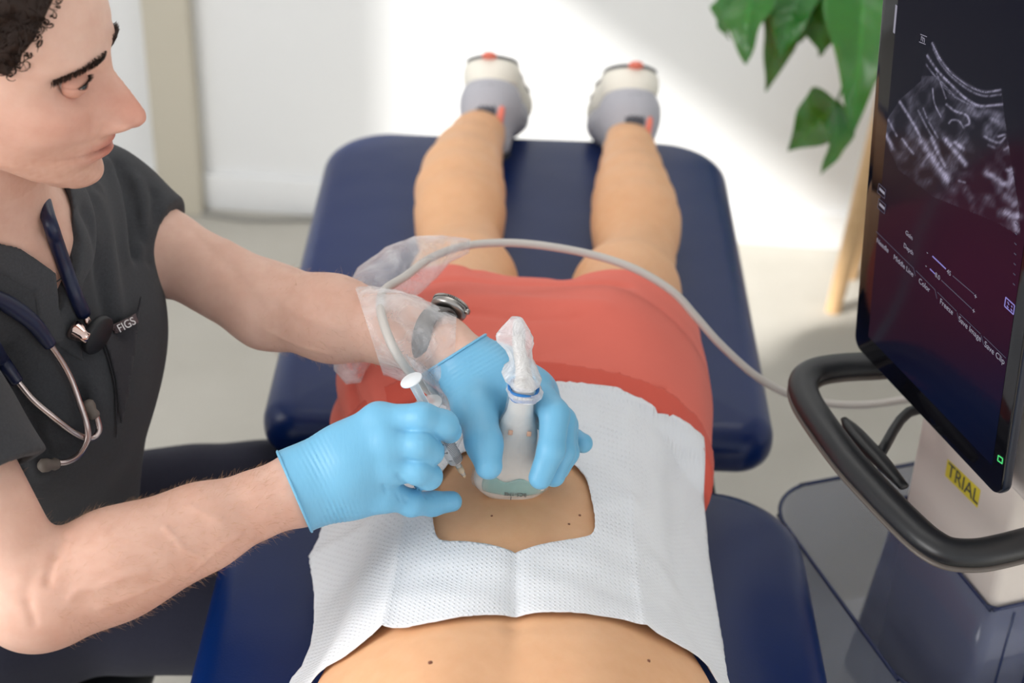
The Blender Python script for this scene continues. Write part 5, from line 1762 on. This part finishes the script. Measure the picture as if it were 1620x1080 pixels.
# column and housing
CB0, CB1 = .14, .30
ca0 = onB(1425, 810, CB0).x; ca1 = onB(1570, 958, CB0).x
mbox('column', (ca0, CB0, .12), (ca1, CB1, 1.02), M_mwhite, mach, .012, 4)
hz = onB(1600, 784, .105).z
mbox('housing', (-.06, .105, hz), (.235, .24, 1.22), M_mwhite, mach, .015, 4)
bm = bmesh.new()
for i in range(9):
    for j in range(14):
        a = .158 + i * .0052 + (j % 2) * .0026; z = hz + .018 + j * .0046
        if a > .205: continue
        bmesh.ops.create_circle(bm, cap_ends=True, segments=8, radius=.0013, matrix=MM @ Matrix.Translation((a, .1046, z)) @ Matrix.Rotation(math.pi / 2, 4, 'X'))
bm_obj('speaker_grille', bm, M_black, mach, smooth=False)['kind'] = 'stuff'
# base
mbox('base', (-.22, .0, .06), (.20, .42, .13), M_mwhite, mach, .03, 4)
for a in (-.19, .17):
    for b in (.03, .39):
        q = MM @ Vector((a, b, .035)); 
        V, Fc = tube_data([q - mw * .012, q + mw * .012], .035, 24); w_ = mesh_obj('caster', V, Fc, M_black, mach); auto_sharp(w_)
        tube('caster_fork', [q + Vector((0, 0, .005)), q + Vector((0, 0, .04))], .012, M_mgrey, mach, 10, 2)
# handle loop
hp = [(1450, 566), (1395, 574), (1330, 578), (1288, 586), (1271, 604), (1276, 630), (1300, 668), (1345, 728), (1400, 788), (1448, 836), (1478, 860), (1505, 872), (1545, 874), (1585, 867), (1640, 853), (1720, 832)]
hpt = [onZ(x, y, .85) for x, y in hp]
tube('handle', hpt, .0168, M_mblack, mach, 24, 6, squash=((0, 0, 1), .72))
tube('handle_trim', [p - Vector((0, 0, .0105)) for p in hpt], .0166, M_mgrey, mach, 24, 6, squash=((0, 0, 1), .30))
for p in (hpt[0], hpt[-1]):
    tube('handle_arm', [p, p + mbk * .10 + Vector((0, 0, .0)), MM @ Vector((max(ca0 + .02, min(ca1 - .02, (MMi @ p).x)), CB0 + .05, .86))], .017, M_mblack, mach, 16, 5)
tube('brake_lever', [onZ(1335, 662, .835), onZ(1352, 684, .835), onZ(1392, 727, .835), onZ(1430, 770, .835)], [.004, .010, .010, .006], M_mblack, mach, 14, 5, squash=((0, 0, 1), .6))
tube('lever_arm', [onZ(1390, 722, .832), MM @ Vector((-.09, .10, .83)), MM @ Vector((-.08, CB0 + .01, .83))], .006, M_mblack, mach, 10, 4)
# sticker
def stick(px, py, off): q = onB(px, py, CB0 - off); return MM @ q
M_yel = plain('yellow_sticker', srgb(240, 222, 70), .5)
sk = mesh_obj('sticker', [stick(1499, 726, .0006), stick(1551, 775, .0006), stick(1546, 803, .0006), stick(1495, 752, .0006)], [(0, 3, 2, 1)], M_yel, mach, smooth=False)
sk.modifiers.new('t', 'SOLIDIFY').thickness = .0003
a = stick(1499, 741, .0012); b = stick(1547, 789, .0012)
M_ink = plain('grey_ink', srgb(84, 84, 80), .6)
tz = text_obj('sticker_text', 'TRIAL', a, b - a, mn, .0245, M_ink, sk, .0001, xs=1.0)
# ---- tray
M_tray = NT('smoked_blue_plastic'); M_tray.b.inputs['Base Color'].default_value = srgb(150, 158, 180); M_tray.b.inputs['Roughness'].default_value = .12; M_tray.b.inputs['Alpha'].default_value = .42; M_tray.b.inputs['Specular IOR Level'].default_value = .6
M_tray = M_tray.m
M_tray2 = NT('deep_blue_clear_plastic'); M_tray2.b.inputs['Base Color'].default_value = srgb(112, 120, 152); M_tray2.b.inputs['Roughness'].default_value = .15; M_tray2.b.inputs['Alpha'].default_value = .55
M_tray2 = M_tray2.m
M_trim = plain('dark_blue_rim', srgb(34, 46, 84), .25)
tray = tag(empty('storage_tray', tuple(MM @ Vector((-.1, .1, .40)))), 'see-through bluish grey storage tray hung round the column below the handle', 'tray')
def loopw(x0, x1, y0, y1, r, z, zf=None, n=10):
    o = rrect((x0 + x1) / 2, (y0 + y1) / 2, (x1 - x0) / 2, (y1 - y0) / 2, [r] * 4, n)
    return [MM @ Vector((x, y, z if zf is None else zf(x, y))) for x, y in o]
ZR = .60
def rimz(x, y): return ZR
ta0, ta1, tb0, tb1 = -.270, .130, .030, .335
L1 = loopw(ta0, ta1, tb0, tb1, .070, ZR, rimz); L2 = loopw(ta0 + .004, ta1 - .004, tb0 + .004, tb1 - .004, .067, ZR, rimz)
L3 = loopw(ta0 + .02, ta1 - .02, tb0 + .02, tb1 - .015, .045, .40); L4 = loopw(ta0 + .024, ta1 - .024, tb0 + .024, tb1 - .019, .042, .404)
n = len(L1); V = L1 + L3 + L4 + L2; Fc = []
for k in range(n):
    k2 = (k + 1) % n
    Fc += [(k, k2, n + k2, n + k), (2 * n + k, 2 * n + k2, 3 * n + k2, 3 * n + k), (3 * n + k, 3 * n + k2, k2, k)]
Fc += [tuple(range(n, 2 * n))[::-1], tuple(range(2 * n, 3 * n))]
o = mesh_obj('tray_wall', V, Fc, M_tray, tray); auto_sharp(o, 60)
tube('tray_rim', [lerp(a, b, .5) for a, b in zip(L1, L2)], .0026, M_trim, tray, 8, 2, closed=True)
# sleeve part round the column
K1 = loopw(ca0 - .006, ca1 + .006, CB0 - .006, CB1 + .006, .014, .672, n=5); K2 = loopw(ca0 - .001, ca1 + .001, CB0 - .001, CB1 + .001, .012, .672, n=5)
K3 = loopw(ca0 - .022, ca1 + .012, CB0 - .030, CB1 + .006, .014, .405, n=5)
n = len(K1); V = K1 + K3; Fc = [(k, (k + 1) % n, n + (k + 1) % n, n + k) for k in range(n)]
o = mesh_obj('column_sleeve', V, Fc, M_tray2, tray); o.modifiers.new('t', 'SOLIDIFY').thickness = .002; auto_sharp(o, 60)
tube('sleeve_rim', [lerp(a, b, .3) for a, b in zip(K1, K2)], .0024, M_trim, tray, 8, 2, closed=True)
for a in (ca0 + .0, ca1 - .0):
    pass
for x in (ca1 - .055, ca1 - .012):
    pts_ = [MM @ Vector((ca1 + .008, CB0 + .02 + (x - ca1 + .06) * .9, .665)), MM @ Vector((ca1 + .013, CB0 + .01 + (x - ca1 + .06) * .9, .41))]
    tube('moulded_rib', pts_, .0018, M_trim, tray, 8, 2)

# ---- screen
TAU = math.radians(4.5)
BL = P(1350, 545, 1.92); BRp = onZ(1582, 792, BL.z)
sx1 = (BRp - BL).normalized(); MWd = (BRp - BL).length; MHt = .56
sup = (Vector((0, 0, 1)) * math.cos(TAU) + mn * math.sin(TAU)); sup = (sup - sx1 * sup.dot(sx1)).normalized()
snr = sx1.cross(sup)
if snr.dot(mn) < 0: snr = -snr
SM = Matrix((sx1, sup, snr)).transposed().to_4x4(); SM.translation = BL
SMi = SM.inverted()
def onS(px, py):
    o = SMi @ CAM_M.translation; d = SMi.to_3x3() @ ray(px, py)
    q = o + d * (-o.z / d.z); return q.x, q.y
scr = empty('screen_unit', tuple(BL), mach); scr.name = 'display'
def rbox(name, x0, x1, y0, y1, z0, z1, r, mat, parent, er=.004):
    rings = []
    for k in range(5):
        t = math.pi / 2 * k / 4; rings.append((er * (1 - math.sin(t)), z0 + er * (1 - math.cos(t))))
    for k in range(5):
        t = math.pi / 2 * k / 4; rings.append((er * (1 - math.cos(t)), z1 - er * (1 - math.sin(t))))
    V = []; Fc = []
    for ins, z in rings:
        for x, y in rrect((x0 + x1) / 2, (y0 + y1) / 2, (x1 - x0) / 2 - ins, (y1 - y0) / 2 - ins, [max(r - ins, .001)] * 4, 8): V.append(SM @ Vector((x, y, z)))
    n = len(V) // len(rings)
    for i in range(len(rings) - 1):
        for k in range(n): Fc.append((i * n + k, i * n + (k + 1) % n, (i + 1) * n + (k + 1) % n, (i + 1) * n + k))
    Fc.append(tuple(range(n))[::-1]); Fc.append(tuple(range((len(rings) - 1) * n, len(rings) * n)))
    bm = bmesh.new(); vs = [bm.verts.new(v) for v in V]
    for f in Fc: bm.faces.new([vs[i] for i in f])
    o = bm_obj(name, bm, mat, parent); auto_sharp(o, 50); return o
M_shell = plain('dark_blue_grey_shell', srgb(26, 34, 50), .3)
M_glass = plain('black_screen_glass', (0.004, 0.004, 0.006, 1), .06, spec=.5, var=0)
rbox('screen_shell', 0, MWd, 0, MHt, -.013, -.0012, .016, M_shell, scr, .004)
rbox('screen_back', .03, MWd - .03, .04, MHt - .04, -.035, -.012, .02, M_shell, scr, .008)
rbox('screen_glass', .0015, MWd - .0015, .0015, MHt - .0015, -.006, 0.0, .015, M_glass, scr, .001)
mbox('screen_mount', (-.05, .085, .93), (.05, .125, 1.1), M_mgrey, mach, .006)
# lit picture area
ix0, iy0 = onS(1374, 540); ix0 = max(.012, min(.03, ix0)); iy0 = .030; ix1 = MWd - .020; iy1 = MHt - .014
def seg_field(PX, PY, strokes):
    out = np.zeros_like(PX)
    for pts, w, a in strokes:
        d = np.full_like(PX, 1e9)
        q = catmull([(p[0], p[1]) for p in pts], 6) if len(pts) > 2 else [np.array(p, float) for p in pts]
        for p0, p1 in zip(q[:-1], q[1:]):
            vx, vy = p1[0] - p0[0], p1[1] - p0[1]; l2 = vx * vx + vy * vy + 1e-9
            t = np.clip(((PX - p0[0]) * vx + (PY - p0[1]) * vy) / l2, 0, 1)
            d = np.minimum(d, np.hypot(PX - p0[0] - t * vx, PY - p0[1] - t * vy))
        out = np.maximum(out, a * np.exp(-(d / w) ** 2))
    return out
def cz(pts): return [(1340 + x / 2.571, y / 2.571) for x, y in pts]
strokes = [(cz([(348, 175), (380, 240), (430, 300), (500, 350), (560, 372), (625, 365)]), 2.0, .75), (cz([(352, 200), (384, 262), (432, 318), (500, 368), (560, 390), (625, 384)]), 1.6, .45),
    (cz([(325, 225), (370, 290), (430, 350), (480, 398), (540, 430), (632, 424)]), 1.8, .7), (cz([(322, 262), (350, 300), (400, 350), (440, 395)]), 1.2, .4), (cz([(365, 300), (385, 350), (402, 400)]), 1.2, .5), (cz([(348, 360), (356, 420), (382, 475)]), 1.2, .55),
    (cz([(440, 395), (500, 425), (560, 440)]), 1.4, .35), (cz([(405, 425), (440, 452), (485, 468), (498, 500), (480, 512)]), 1.8, .6), (cz([(415, 500), (428, 488), (455, 492), (475, 520)]), 1.6, .5), (cz([(380, 340), (420, 380)]), 1.1, .4),
    (cz([(213, 412), (250, 470), (290, 540), (318, 600), (345, 640)]), 2.2, .6), (cz([(300, 570), (345, 640), (380, 690), (405, 725)]), 5.5, .7), (cz([(345, 560), (370, 620), (400, 680)]), 3.0, .55), (cz([(168, 488), (185, 520), (202, 552)]), 1.6, .45), (cz([(153, 540), (170, 570), (188, 605)]), 2.8, .6),
    (cz([(225, 565), (250, 600), (270, 625)]), 1.8, .42), (cz([(290, 450), (320, 510), (352, 565)]), 1.6, .45), (cz([(310, 440), (325, 480)]), 1.2, .4), (cz([(400, 565), (430, 605), (460, 640), (482, 668)]), 3.8, .7), (cz([(440, 580), (472, 606)]), 3.2, .55), (cz([(335, 500), (370, 560)]), 1.6, .42),
    (cz([(560, 555), (590, 572), (620, 580), (642, 560)]), 2.0, .42), (cz([(575, 590), (600, 600)]), 2, .35), (cz([(615, 555), (640, 548)]), 2.0, .6), (cz([(640, 608), (655, 600)]), 2.0, .5), (cz([(570, 705), (600, 722), (640, 748), (665, 738), (668, 690)]), 4.5, .55), (cz([(650, 690), (675, 700)]), 3, .5),
    (cz([(648, 800), (690, 830)]), 7, .4), (cz([(645, 862), (672, 875), (704, 880)]), 5.5, .75), (cz([(685, 905), (690, 935)]), 4, .55), (cz([(455, 735), (480, 742)]), 1.8, .45), (cz([(500, 440), (530, 470), (560, 455), (610, 465)]), 6, .28), (cz([(590, 480), (615, 500)]), 4, .3)]
sector = [cz([q])[0] for q in ((345, 170), (385, 245), (432, 305), (500, 352), (560, 375), (628, 362), (640, 470), (665, 640), (700, 850), (705, 960), (600, 900), (350, 800), (210, 690), (150, 560), (165, 480), (215, 405), (300, 330), (322, 230))]
def in_poly(PX, PY, poly):
    c = np.zeros(PX.shape, bool); n = len(poly); j = n - 1
    for i in range(n):
        xi, yi = poly[i]; xj, yj = poly[j]
        cond = ((yi > PY) != (yj > PY)) & (PX < (xj - xi) * (PY - yi) / (yj - yi + 1e-12) + xi)
        c ^= cond; j = i
    return c
nxs, nys = 300, 420
gx = np.linspace(ix0, ix1, nxs); gy = np.linspace(iy0, iy1, nys)
GXs, GYs = np.meshgrid(gx, gy, indexing='ij')
SMn = np.array(SM); Wp = np.stack([GXs, GYs, np.full_like(GXs, .0003)], -1) @ SMn[:3, :3].T + SMn[:3, 3]
Cn = np.array(CAM_M.inverted()); Cp = Wp @ Cn[:3, :3].T + Cn[:3, 3]
PXs = 810 + FPX * Cp[..., 0] / -Cp[..., 2]; PYs = 540 - FPX * Cp[..., 1] / -Cp[..., 2]
ins_ = in_poly(PXs, PYs, sector)
st_ = seg_field(PXs, PYs, strokes)
rn = np.random.RandomState(7)
def vnoise(fx, fy, seed):
    r = np.random.RandomState(seed); T = r.rand(64, 64)
    u = (GXs * fx) % 63; v = (GYs * fy) % 63; i = u.astype(int); j = v.astype(int); a = u - i; b = v - j
    a = a * a * (3 - 2 * a); b = b * b * (3 - 2 * b)
    return (T[i, j] * (1 - a) + T[(i + 1) % 64, j] * a) * (1 - b) + (T[i, (j + 1) % 64] * (1 - a) + T[(i + 1) % 64, (j + 1) % 64] * a) * b
# streak direction runs down-right in the picture
SD = .55 * PXs - .83 * PYs; SE = .83 * PXs + .55 * PYs
def pn(u, v, seed):
    T = np.random.RandomState(seed).rand(97, 97); u = np.abs(u) % 96; v = np.abs(v) % 96; i = u.astype(int); j = v.astype(int); a = u - i; b = v - j
    return (T[i, j] * (1 - a) + T[(i + 1) % 97, j] * a) * (1 - b) + (T[i, (j + 1) % 97] * (1 - a) + T[(i + 1) % 97, (j + 1) % 97] * a) * b
sp_ = pn(SE * .28, SD * .08, 3) * .6 + pn(SE * .6, SD * .2, 4) * .4
sp2 = pn(PXs * .10, PYs * .08, 5)
dark = np.exp(-((PXs - 1546) / 9) ** 2) * (PYs > 185)
bands = in_poly(PXs, PYs, [cz([q])[0] for q in ((345, 170), (628, 362), (632, 424), (540, 430), (430, 350), (325, 228))])
amp = np.clip(sp2 * 1.6 - .55, 0, 1) * .30 * (~bands) * (1 - .85 * dark) * (PYs > 120)
amp = amp * (1 - .95 * np.clip((PYs - (PXs - 1400) * .9 - 205) / 60, 0, 1))
val = ins_ * (amp * sp_ * 1.4 + .015 + st_ * (.12 + 1.35 * sp_) * (1 - .3 * dark)) + (~ins_) * st_ * .3
val = np.clip(val, 0, 1) ** 1.25
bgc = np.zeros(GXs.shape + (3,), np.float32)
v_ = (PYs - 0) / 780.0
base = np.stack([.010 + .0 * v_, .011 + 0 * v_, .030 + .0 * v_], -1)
refl_pur = np.exp(-((PYs - 430 - (PXs - 1500) * .2) / 120) ** 2) * np.clip((PXs - 1360) / 170, 0, 1)
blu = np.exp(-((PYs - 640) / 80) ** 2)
base = base + refl_pur[..., None] * np.array([.030, .000, .010]) + blu[..., None] * np.array([-.002, .004, .022])  # purple reflection tint and navy gradient painted into the screen's emission
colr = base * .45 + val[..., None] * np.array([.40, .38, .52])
me_v = Wp.reshape(-1, 3)
idx = np.arange(nxs * nys).reshape(nxs, nys)
fq = np.stack([idx[:-1, :-1], idx[1:, :-1], idx[1:, 1:], idx[:-1, 1:]], -1).reshape(-1, 4)
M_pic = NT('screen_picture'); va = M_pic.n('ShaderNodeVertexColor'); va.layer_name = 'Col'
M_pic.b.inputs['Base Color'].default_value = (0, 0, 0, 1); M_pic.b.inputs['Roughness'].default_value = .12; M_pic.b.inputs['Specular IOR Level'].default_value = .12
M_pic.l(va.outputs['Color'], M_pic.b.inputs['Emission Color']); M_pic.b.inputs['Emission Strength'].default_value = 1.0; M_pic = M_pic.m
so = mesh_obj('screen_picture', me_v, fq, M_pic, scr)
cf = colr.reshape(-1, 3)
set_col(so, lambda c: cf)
def emis(name, col, s):
    M = NT(name); M.b.inputs['Base Color'].default_value = (0, 0, 0, 1); M.b.inputs['Emission Color'].default_value = col; M.b.inputs['Emission Strength'].default_value = s; return M.m
M_ui = emis('screen_lettering', (.62, .60, .75, 1), .42); M_uil = emis('screen_lines', (.30, .28, .45, 1), .2); M_uiv = emis('screen_slider', (.40, .36, .95, 1), .55); M_green = emis('green_indicator', (.1, .9, .25, 1), .8)
def s3(px, py, z=.0006): x, y = onS(px, py); return SM @ Vector((x, y, z))
def stext(body, p0, size, mat=M_ui, nm='screen_text', z=.0006, al='CENTER', ang=0.0):
    d = (sx1 * math.cos(ang) + sup * math.sin(ang))
    text_obj(nm, body, s3(*p0, z), d, snr, size, mat, scr, .00005, al)
def sline(p0, p1, w, mat, nm='screen_line'):
    x0, y0 = onS(*p0); x1, y1 = onS(*p1); dx, dy = x1 - x0, y1 - y0; L = math.hypot(dx, dy) or 1; nx_, ny_ = -dy / L * w / 2, dx / L * w / 2
    q = [(x0 + nx_, y0 + ny_), (x1 + nx_, y1 + ny_), (x1 - nx_, y1 - ny_), (x0 - nx_, y0 - ny_)]
    V = [SM @ Vector((x, y, z)) for z in (.0004, .0007) for x, y in q]
    mesh_obj(nm, V, [(0, 1, 2, 3), (7, 6, 5, 4), (0, 4, 5, 1), (1, 5, 6, 2), (2, 6, 7, 3), (3, 7, 4, 0)], mat, scr, smooth=False)
for b_, p, s in (('Needle', (1397, 388), .0085), ('Middle Line', (1430, 420), .0085), ('Color', (1463, 451), .0088), ('Freeze', (1498, 485), .0090), ('Save Image', (1535, 520), .0092), ('Save Clip', (1574, 558), .0094)):
    stext(b_, p, s)
stext('Gain', (1439, 372), .0075); stext('Depth', (1438, 394), .0075)
stext('45', (1502, 431), .0075); stext('8.0', (1484, 437), .0075)
sline((1476, 405), (1497, 425), .0014, M_uiv); sline((1508, 436), (1542, 465), .0010, M_uil); sline((1472, 425), (1480, 433), .0012, M_uiv); sline((1490, 443), (1538, 488), .0010, M_uil)
stext('-', (1468, 399), .008); stext('+', (1544, 469), .009); stext('-', (1466, 420), .008); stext('+', (1541, 492), .009)
for p0, p1 in (((1387, 366), (1446, 424)), ((1450, 428), (1480, 458)), ((1484, 462), (1514, 492)), ((1519, 496), (1552, 528)), ((1557, 532), (1592, 566)), ((1446, 424), (1449, 436)), ((1480, 458), (1483, 472)), ((1515, 494), (1518, 508)), ((1553, 530), (1557, 545))):
    sline(p0, p1, .0006, M_uil)
sline((1419, 8), (1415, 52), .0032, M_ui)
stext('m', (1461, 61), .010, nm='screen_icon')
for q in (((1457, 54), (1467, 58)), ((1455, 66), (1465, 70))): sline(*q, .0006, M_ui)
# left pair of small boxed buttons
for y in (300, 324):
    a, b, c, d = (1391, y - 10), (1402, y), (1400, y + 14), (1389, y + 4)
    for q in ((a, b), (b, c), (c, d), (d, a)): sline(*q, .0006, M_uil)
    sline((1392, y - 2), (1400, y + 6), .003, M_ui)
# full screen icon
a, b, c, d = (1592, 470), (1606, 483), (1604, 497), (1590, 484)
for q in ((a, b), (b, c), (c, d), (d, a)): sline(*q, .0012, M_uiv)
for q in (((1595, 477), (1597, 482)), ((1601, 483), (1602, 486)), ((1594, 483), (1596, 487)), ((1600, 488), (1602, 492))): sline(*q, .0010, M_uiv)
for k in range(7): 
    sline((1607 - k * .6, 352 + k * 16), (1610 - k * .6, 355 + k * 16), .0010, M_uil)
for q in (((1580, 720), (1587, 725)), ((1587, 725), (1586, 733)), ((1586, 733), (1579, 728)), ((1579, 728), (1580, 720))): sline(*q, .0012, M_green, 'status_light')
# ================================================================ PLANT ON A WOODEN STOOL
def wood_mat():
    M = NT('pale_wood'); co = M.coord('Object', (6, 6, 40)); 
    M.l(M.mix(M.noise(co, 3, 4), srgb(222, 186, 142), srgb(204, 164, 118)), M.b.inputs['Base Color']); M.b.inputs['Roughness'].default_value = .5
    return M.m
M_wood = wood_mat()
f1 = onZ(1318, 492, 0); f2 = onZ(1352, 438, 0)
stc = Vector((f1.x + .17, f1.y + .06, 0))
pst = tag(empty('plant_stool', (stc.x, stc.y, 0)), 'pale wooden stool with splayed legs standing by the back wall under the plant', 'stool')
TOPZ = .52
feet = [Vector((f1.x, f1.y - .0, 0)), Vector((f2.x - .01, min(f2.y, stc.y + .13), 0)), Vector((stc.x + .17, stc.y - .07, 0)), Vector((stc.x + .14, stc.y + .13, 0))]
tops = []
for f in feet:
    t = stc + (f - stc) * .72; t.z = TOPZ; tops.append(t)
    V, Fc = tube_data([f, f + (t - f) * .5, t], [.017, .020, .022], 12); o = mesh_obj('leg', V, Fc, M_wood, pst); auto_sharp(o)
for a, b, z in ((0, 1, .27), (0, 2, .34), (1, 3, .34), (2, 3, .27)):
    k = z / TOPZ; tube('stretcher', [feet[a] + (tops[a] - feet[a]) * k, feet[b] + (tops[b] - feet[b]) * k], .011, M_wood, pst, 10, spline=False)
lathe('seat', [(.135, 0), (.145, .004), (.145, .024), (.138, .028)], stc + Vector((0, 0, TOPZ)), (0, 0, 1), M_wood, pst, 40)
M_pot = plain('white_ceramic_pot', srgb(228, 226, 222), .35)
M_soil = plain('potting_soil', srgb(60, 44, 34), .95, bump=(120, .6))
plant = tag(empty('potted_plant', (stc.x, stc.y, TOPZ + .028)), 'leafy green houseplant with drooping glossy leaves beside the screen', 'plant')
pz = stc + Vector((0.02, 0, TOPZ + .028))
lathe('pot', [(.075, 0), (.082, .004), (.105, .17), (.108, .18), (.100, .18), (.096, .165), (.001, .160)], pz, (0, 0, 1), M_pot, plant, 40)
lathe('soil', [(.096, 0), (.094, .006), (.001, .010)], pz + Vector((0, 0, .155)), (0, 0, 1), M_soil, plant, 24)
def leaf_mat():
    M = NT('glossy_leaf'); co = M.coord('Object')
    n1 = M.noise(co, 22, 3)
    at = M.n('ShaderNodeVertexColor'); at.layer_name = 'Col'
    c = M.mix(n1, srgb(24, 88, 32), srgb(46, 126, 44)); c = M.mix(1.0, c, at.outputs['Color'], 'MULTIPLY')
    M.l(c, M.b.inputs['Base Color']); M.b.inputs['Roughness'].default_value = .32; M.b.inputs['Specular IOR Level'].default_value = .5
    M.b.inputs['Transmission Weight'].default_value = 0.0
    M.b.inputs['Subsurface Weight'].default_value = .15; M.b.inputs['Subsurface Scale'].default_value = .02
    return M.m
M_leaf = leaf_mat()
M_stem = plain('green_stem', srgb(70, 110, 50), .5)
hub = pz + Vector((0, 0, .20))
def leaf(base, tip, width, facing, curl=.18, seed=0, wave=.005):
    """leaf blade from base to tip, facing = direction its upper side looks"""
    r = random.Random(seed)
    ax = (tip - base); L = ax.length; ax.normalize()
    n = Vector(facing); n = (n - ax * n.dot(ax)).normalized(); s = ax.cross(n)
    NU, NV = 28, 10; V = []; Fc = []; col = []
    ph = r.uniform(0, 6)
    for i in range(NU + 1):
        u = i / NU
        prof = (math.sin(math.pi * min(1, u ** .62)) ** .9) * (1 - .25 * u) if u < 1 else 0
        prof = max(prof, 0) * (1 + .10 * math.sin(u * 9 + ph))
        c = base + ax * (L * u) + n * (curl * L * math.sin(math.pi * u) * .5 - curl * L * u * u * .3)
        for j in range(-NV, NV + 1):
            v = j / NV; w = width / 2 * prof * v
            h = -abs(v) ** 1.3 * width * .16 * -1 * prof * .9 + wave * math.sin(u * 14 + ph + (2 if v > 0 else 0)) * abs(v) ** 2 + .0015 * math.cos(abs(v) * 9 - u * 46) * (1 - abs(v))
            V.append(c + s * w + n * (h - .02 * width))
            e = .0
            if abs(v) > .8 and seed % 3 == 0 and u > .55: e = .5
            vein = 1 + (.45 if abs(v) < .05 else 0)
            col.append(((1.0 + e * 1.6) * vein, (1.0 + e * .45) * vein, .9 * vein))
    W_ = 2 * NV + 1
    for i in range(NU):
        for j in range(2 * NV): a = i * W_ + j; Fc.append((a, a + 1, a + W_ + 1, a + W_))
    o = mesh_obj('leaf', np.array([tuple(v) for v in V]), np.array(Fc), M_leaf, plant)
    cc_ = np.array(col, np.float32)
    if len(o.data.vertices) == len(cc_): set_col(o, lambda c: cc_)
    o.modifiers.new('t', 'SOLIDIFY').thickness = .0007
    # petiole back to the crown of the plant
    m = hub + Vector((r.uniform(-.02, .02), r.uniform(-.02, .02), -.02)); up = base + Vector((.02, 0, .05))
    mid = (m + base) / 2 + Vector((.0, 0, .16 + .25 * abs(base.x - m.x)))
    tube('stem', [m, lerp(m, mid, .6) + Vector((0, 0, .03)), mid, lerp(mid, base, .7) + Vector((0, 0, .03)), base + ax * .004], [.005, .0045, .004, .0032, .0022], M_stem, plant, 8, 5)
cf_ = (-.25, -.85, .45)
specs = [((1196, -30), (1176, 98), 78, 2.95, (-.5, -.8, .3)), ((1152, -18), (1148, 60), 40, 2.98, (-.8, -.5, .2)), ((1238, -20), (1216, 142), 66, 3.02, (.2, -.9, .3)), ((1272, -30), (1232, 92), 62, 2.97, (-.3, -.8, .5)),
         ((1322, -40), (1300, 86), 66, 3.05, (.1, -.8, .5)), ((1345, -60), (1262, 60), 80, 3.10, (-.4, -.6, .6)), ((1368, -70), (1350, 212), 96, 2.90, (-.1, -.95, .25)), ((1352, -90), (1330, 80), 70, 3.12, (.3, -.8, .4)),
         ((1326, 160), (1250, 236), 78, 2.96, (-.2, -.9, .35)), ((1322, 164), (1307, 274), 50, 2.93, (.5, -.8, .2)), ((1215, -60), (1195, 40), 60, 3.1, (-.2, -.7, .6)),
         ((1420, -90), (1392, 130), 80, 3.05, (.2, -.9, .3)), ((1180, -60), (1160, 20), 66, 3.0, (-.4, -.8, .4)), ((1228, -50), (1258, 80), 70, 3.04, (.2, -.8, .5)), ((1292, -60), (1330, 60), 80, 3.08, (.2, -.8, .5)), ((1262, -40), (1302, 84), 60, 3.0, (-.1, -.9, .3)), ((1480, -120), (1450, 60), 90, 3.1, (.1, -.9, .4)), ((1300, -130), (1210, -40), 80, 3.1, (-.3, -.5, .8)), ((1520, -60), (1560, 120), 80, 3.0, (.4, -.8, .3)), ((1400, -160), (1330, -50), 90, 3.0, (-.1, -.5, .8))]
for i, (b, t, w, d, fc) in enumerate(specs):
    B_ = P(*b, d); T_ = P(*t, d - .03); leaf(B_, T_, w * d / FPX * 1.3, fc, .22, i)

# ================================================================ STOOL OF THE CLINICIAN
sto = tag(empty('clinic_stool', (PEL.x, PEL.y, 0)), 'round black saddle stool under the seated clinician', 'stool')
sc_ = Vector((PEL.x + .01, PEL.y, 0))
lathe('seat', [(.15, 0), (.17, .008), (.175, .03), (.165, .05), (.12, .056), (.001, .054)], sc_ + Vector((0, 0, .385)), (0, 0, 1), M_black, sto, 40)
lathe('gas_column', [(.025, 0), (.025, .16), (.016, .161), (.016, .315)], sc_ + Vector((0, 0, .075)), (0, 0, 1), M_chrome, sto, 24)
for k in range(5):
    a = 2 * math.pi * k / 5 + .3; d = Vector((math.cos(a), math.sin(a), 0))
    tube('leg', [sc_ + Vector((0, 0, .10)), sc_ + d * .13 + Vector((0, 0, .09)), sc_ + d * .27 + Vector((0, 0, .07))], [.022, .018, .013], M_black, sto, 10, 4)
    q = sc_ + d * .27 + Vector((0, 0, .028)); n_ = Vector((-d.y, d.x, 0)); V, Fc = tube_data([q - n_ * .015, q + n_ * .015], .028, 20); auto_sharp(mesh_obj('caster', V, Fc, M_black, sto))
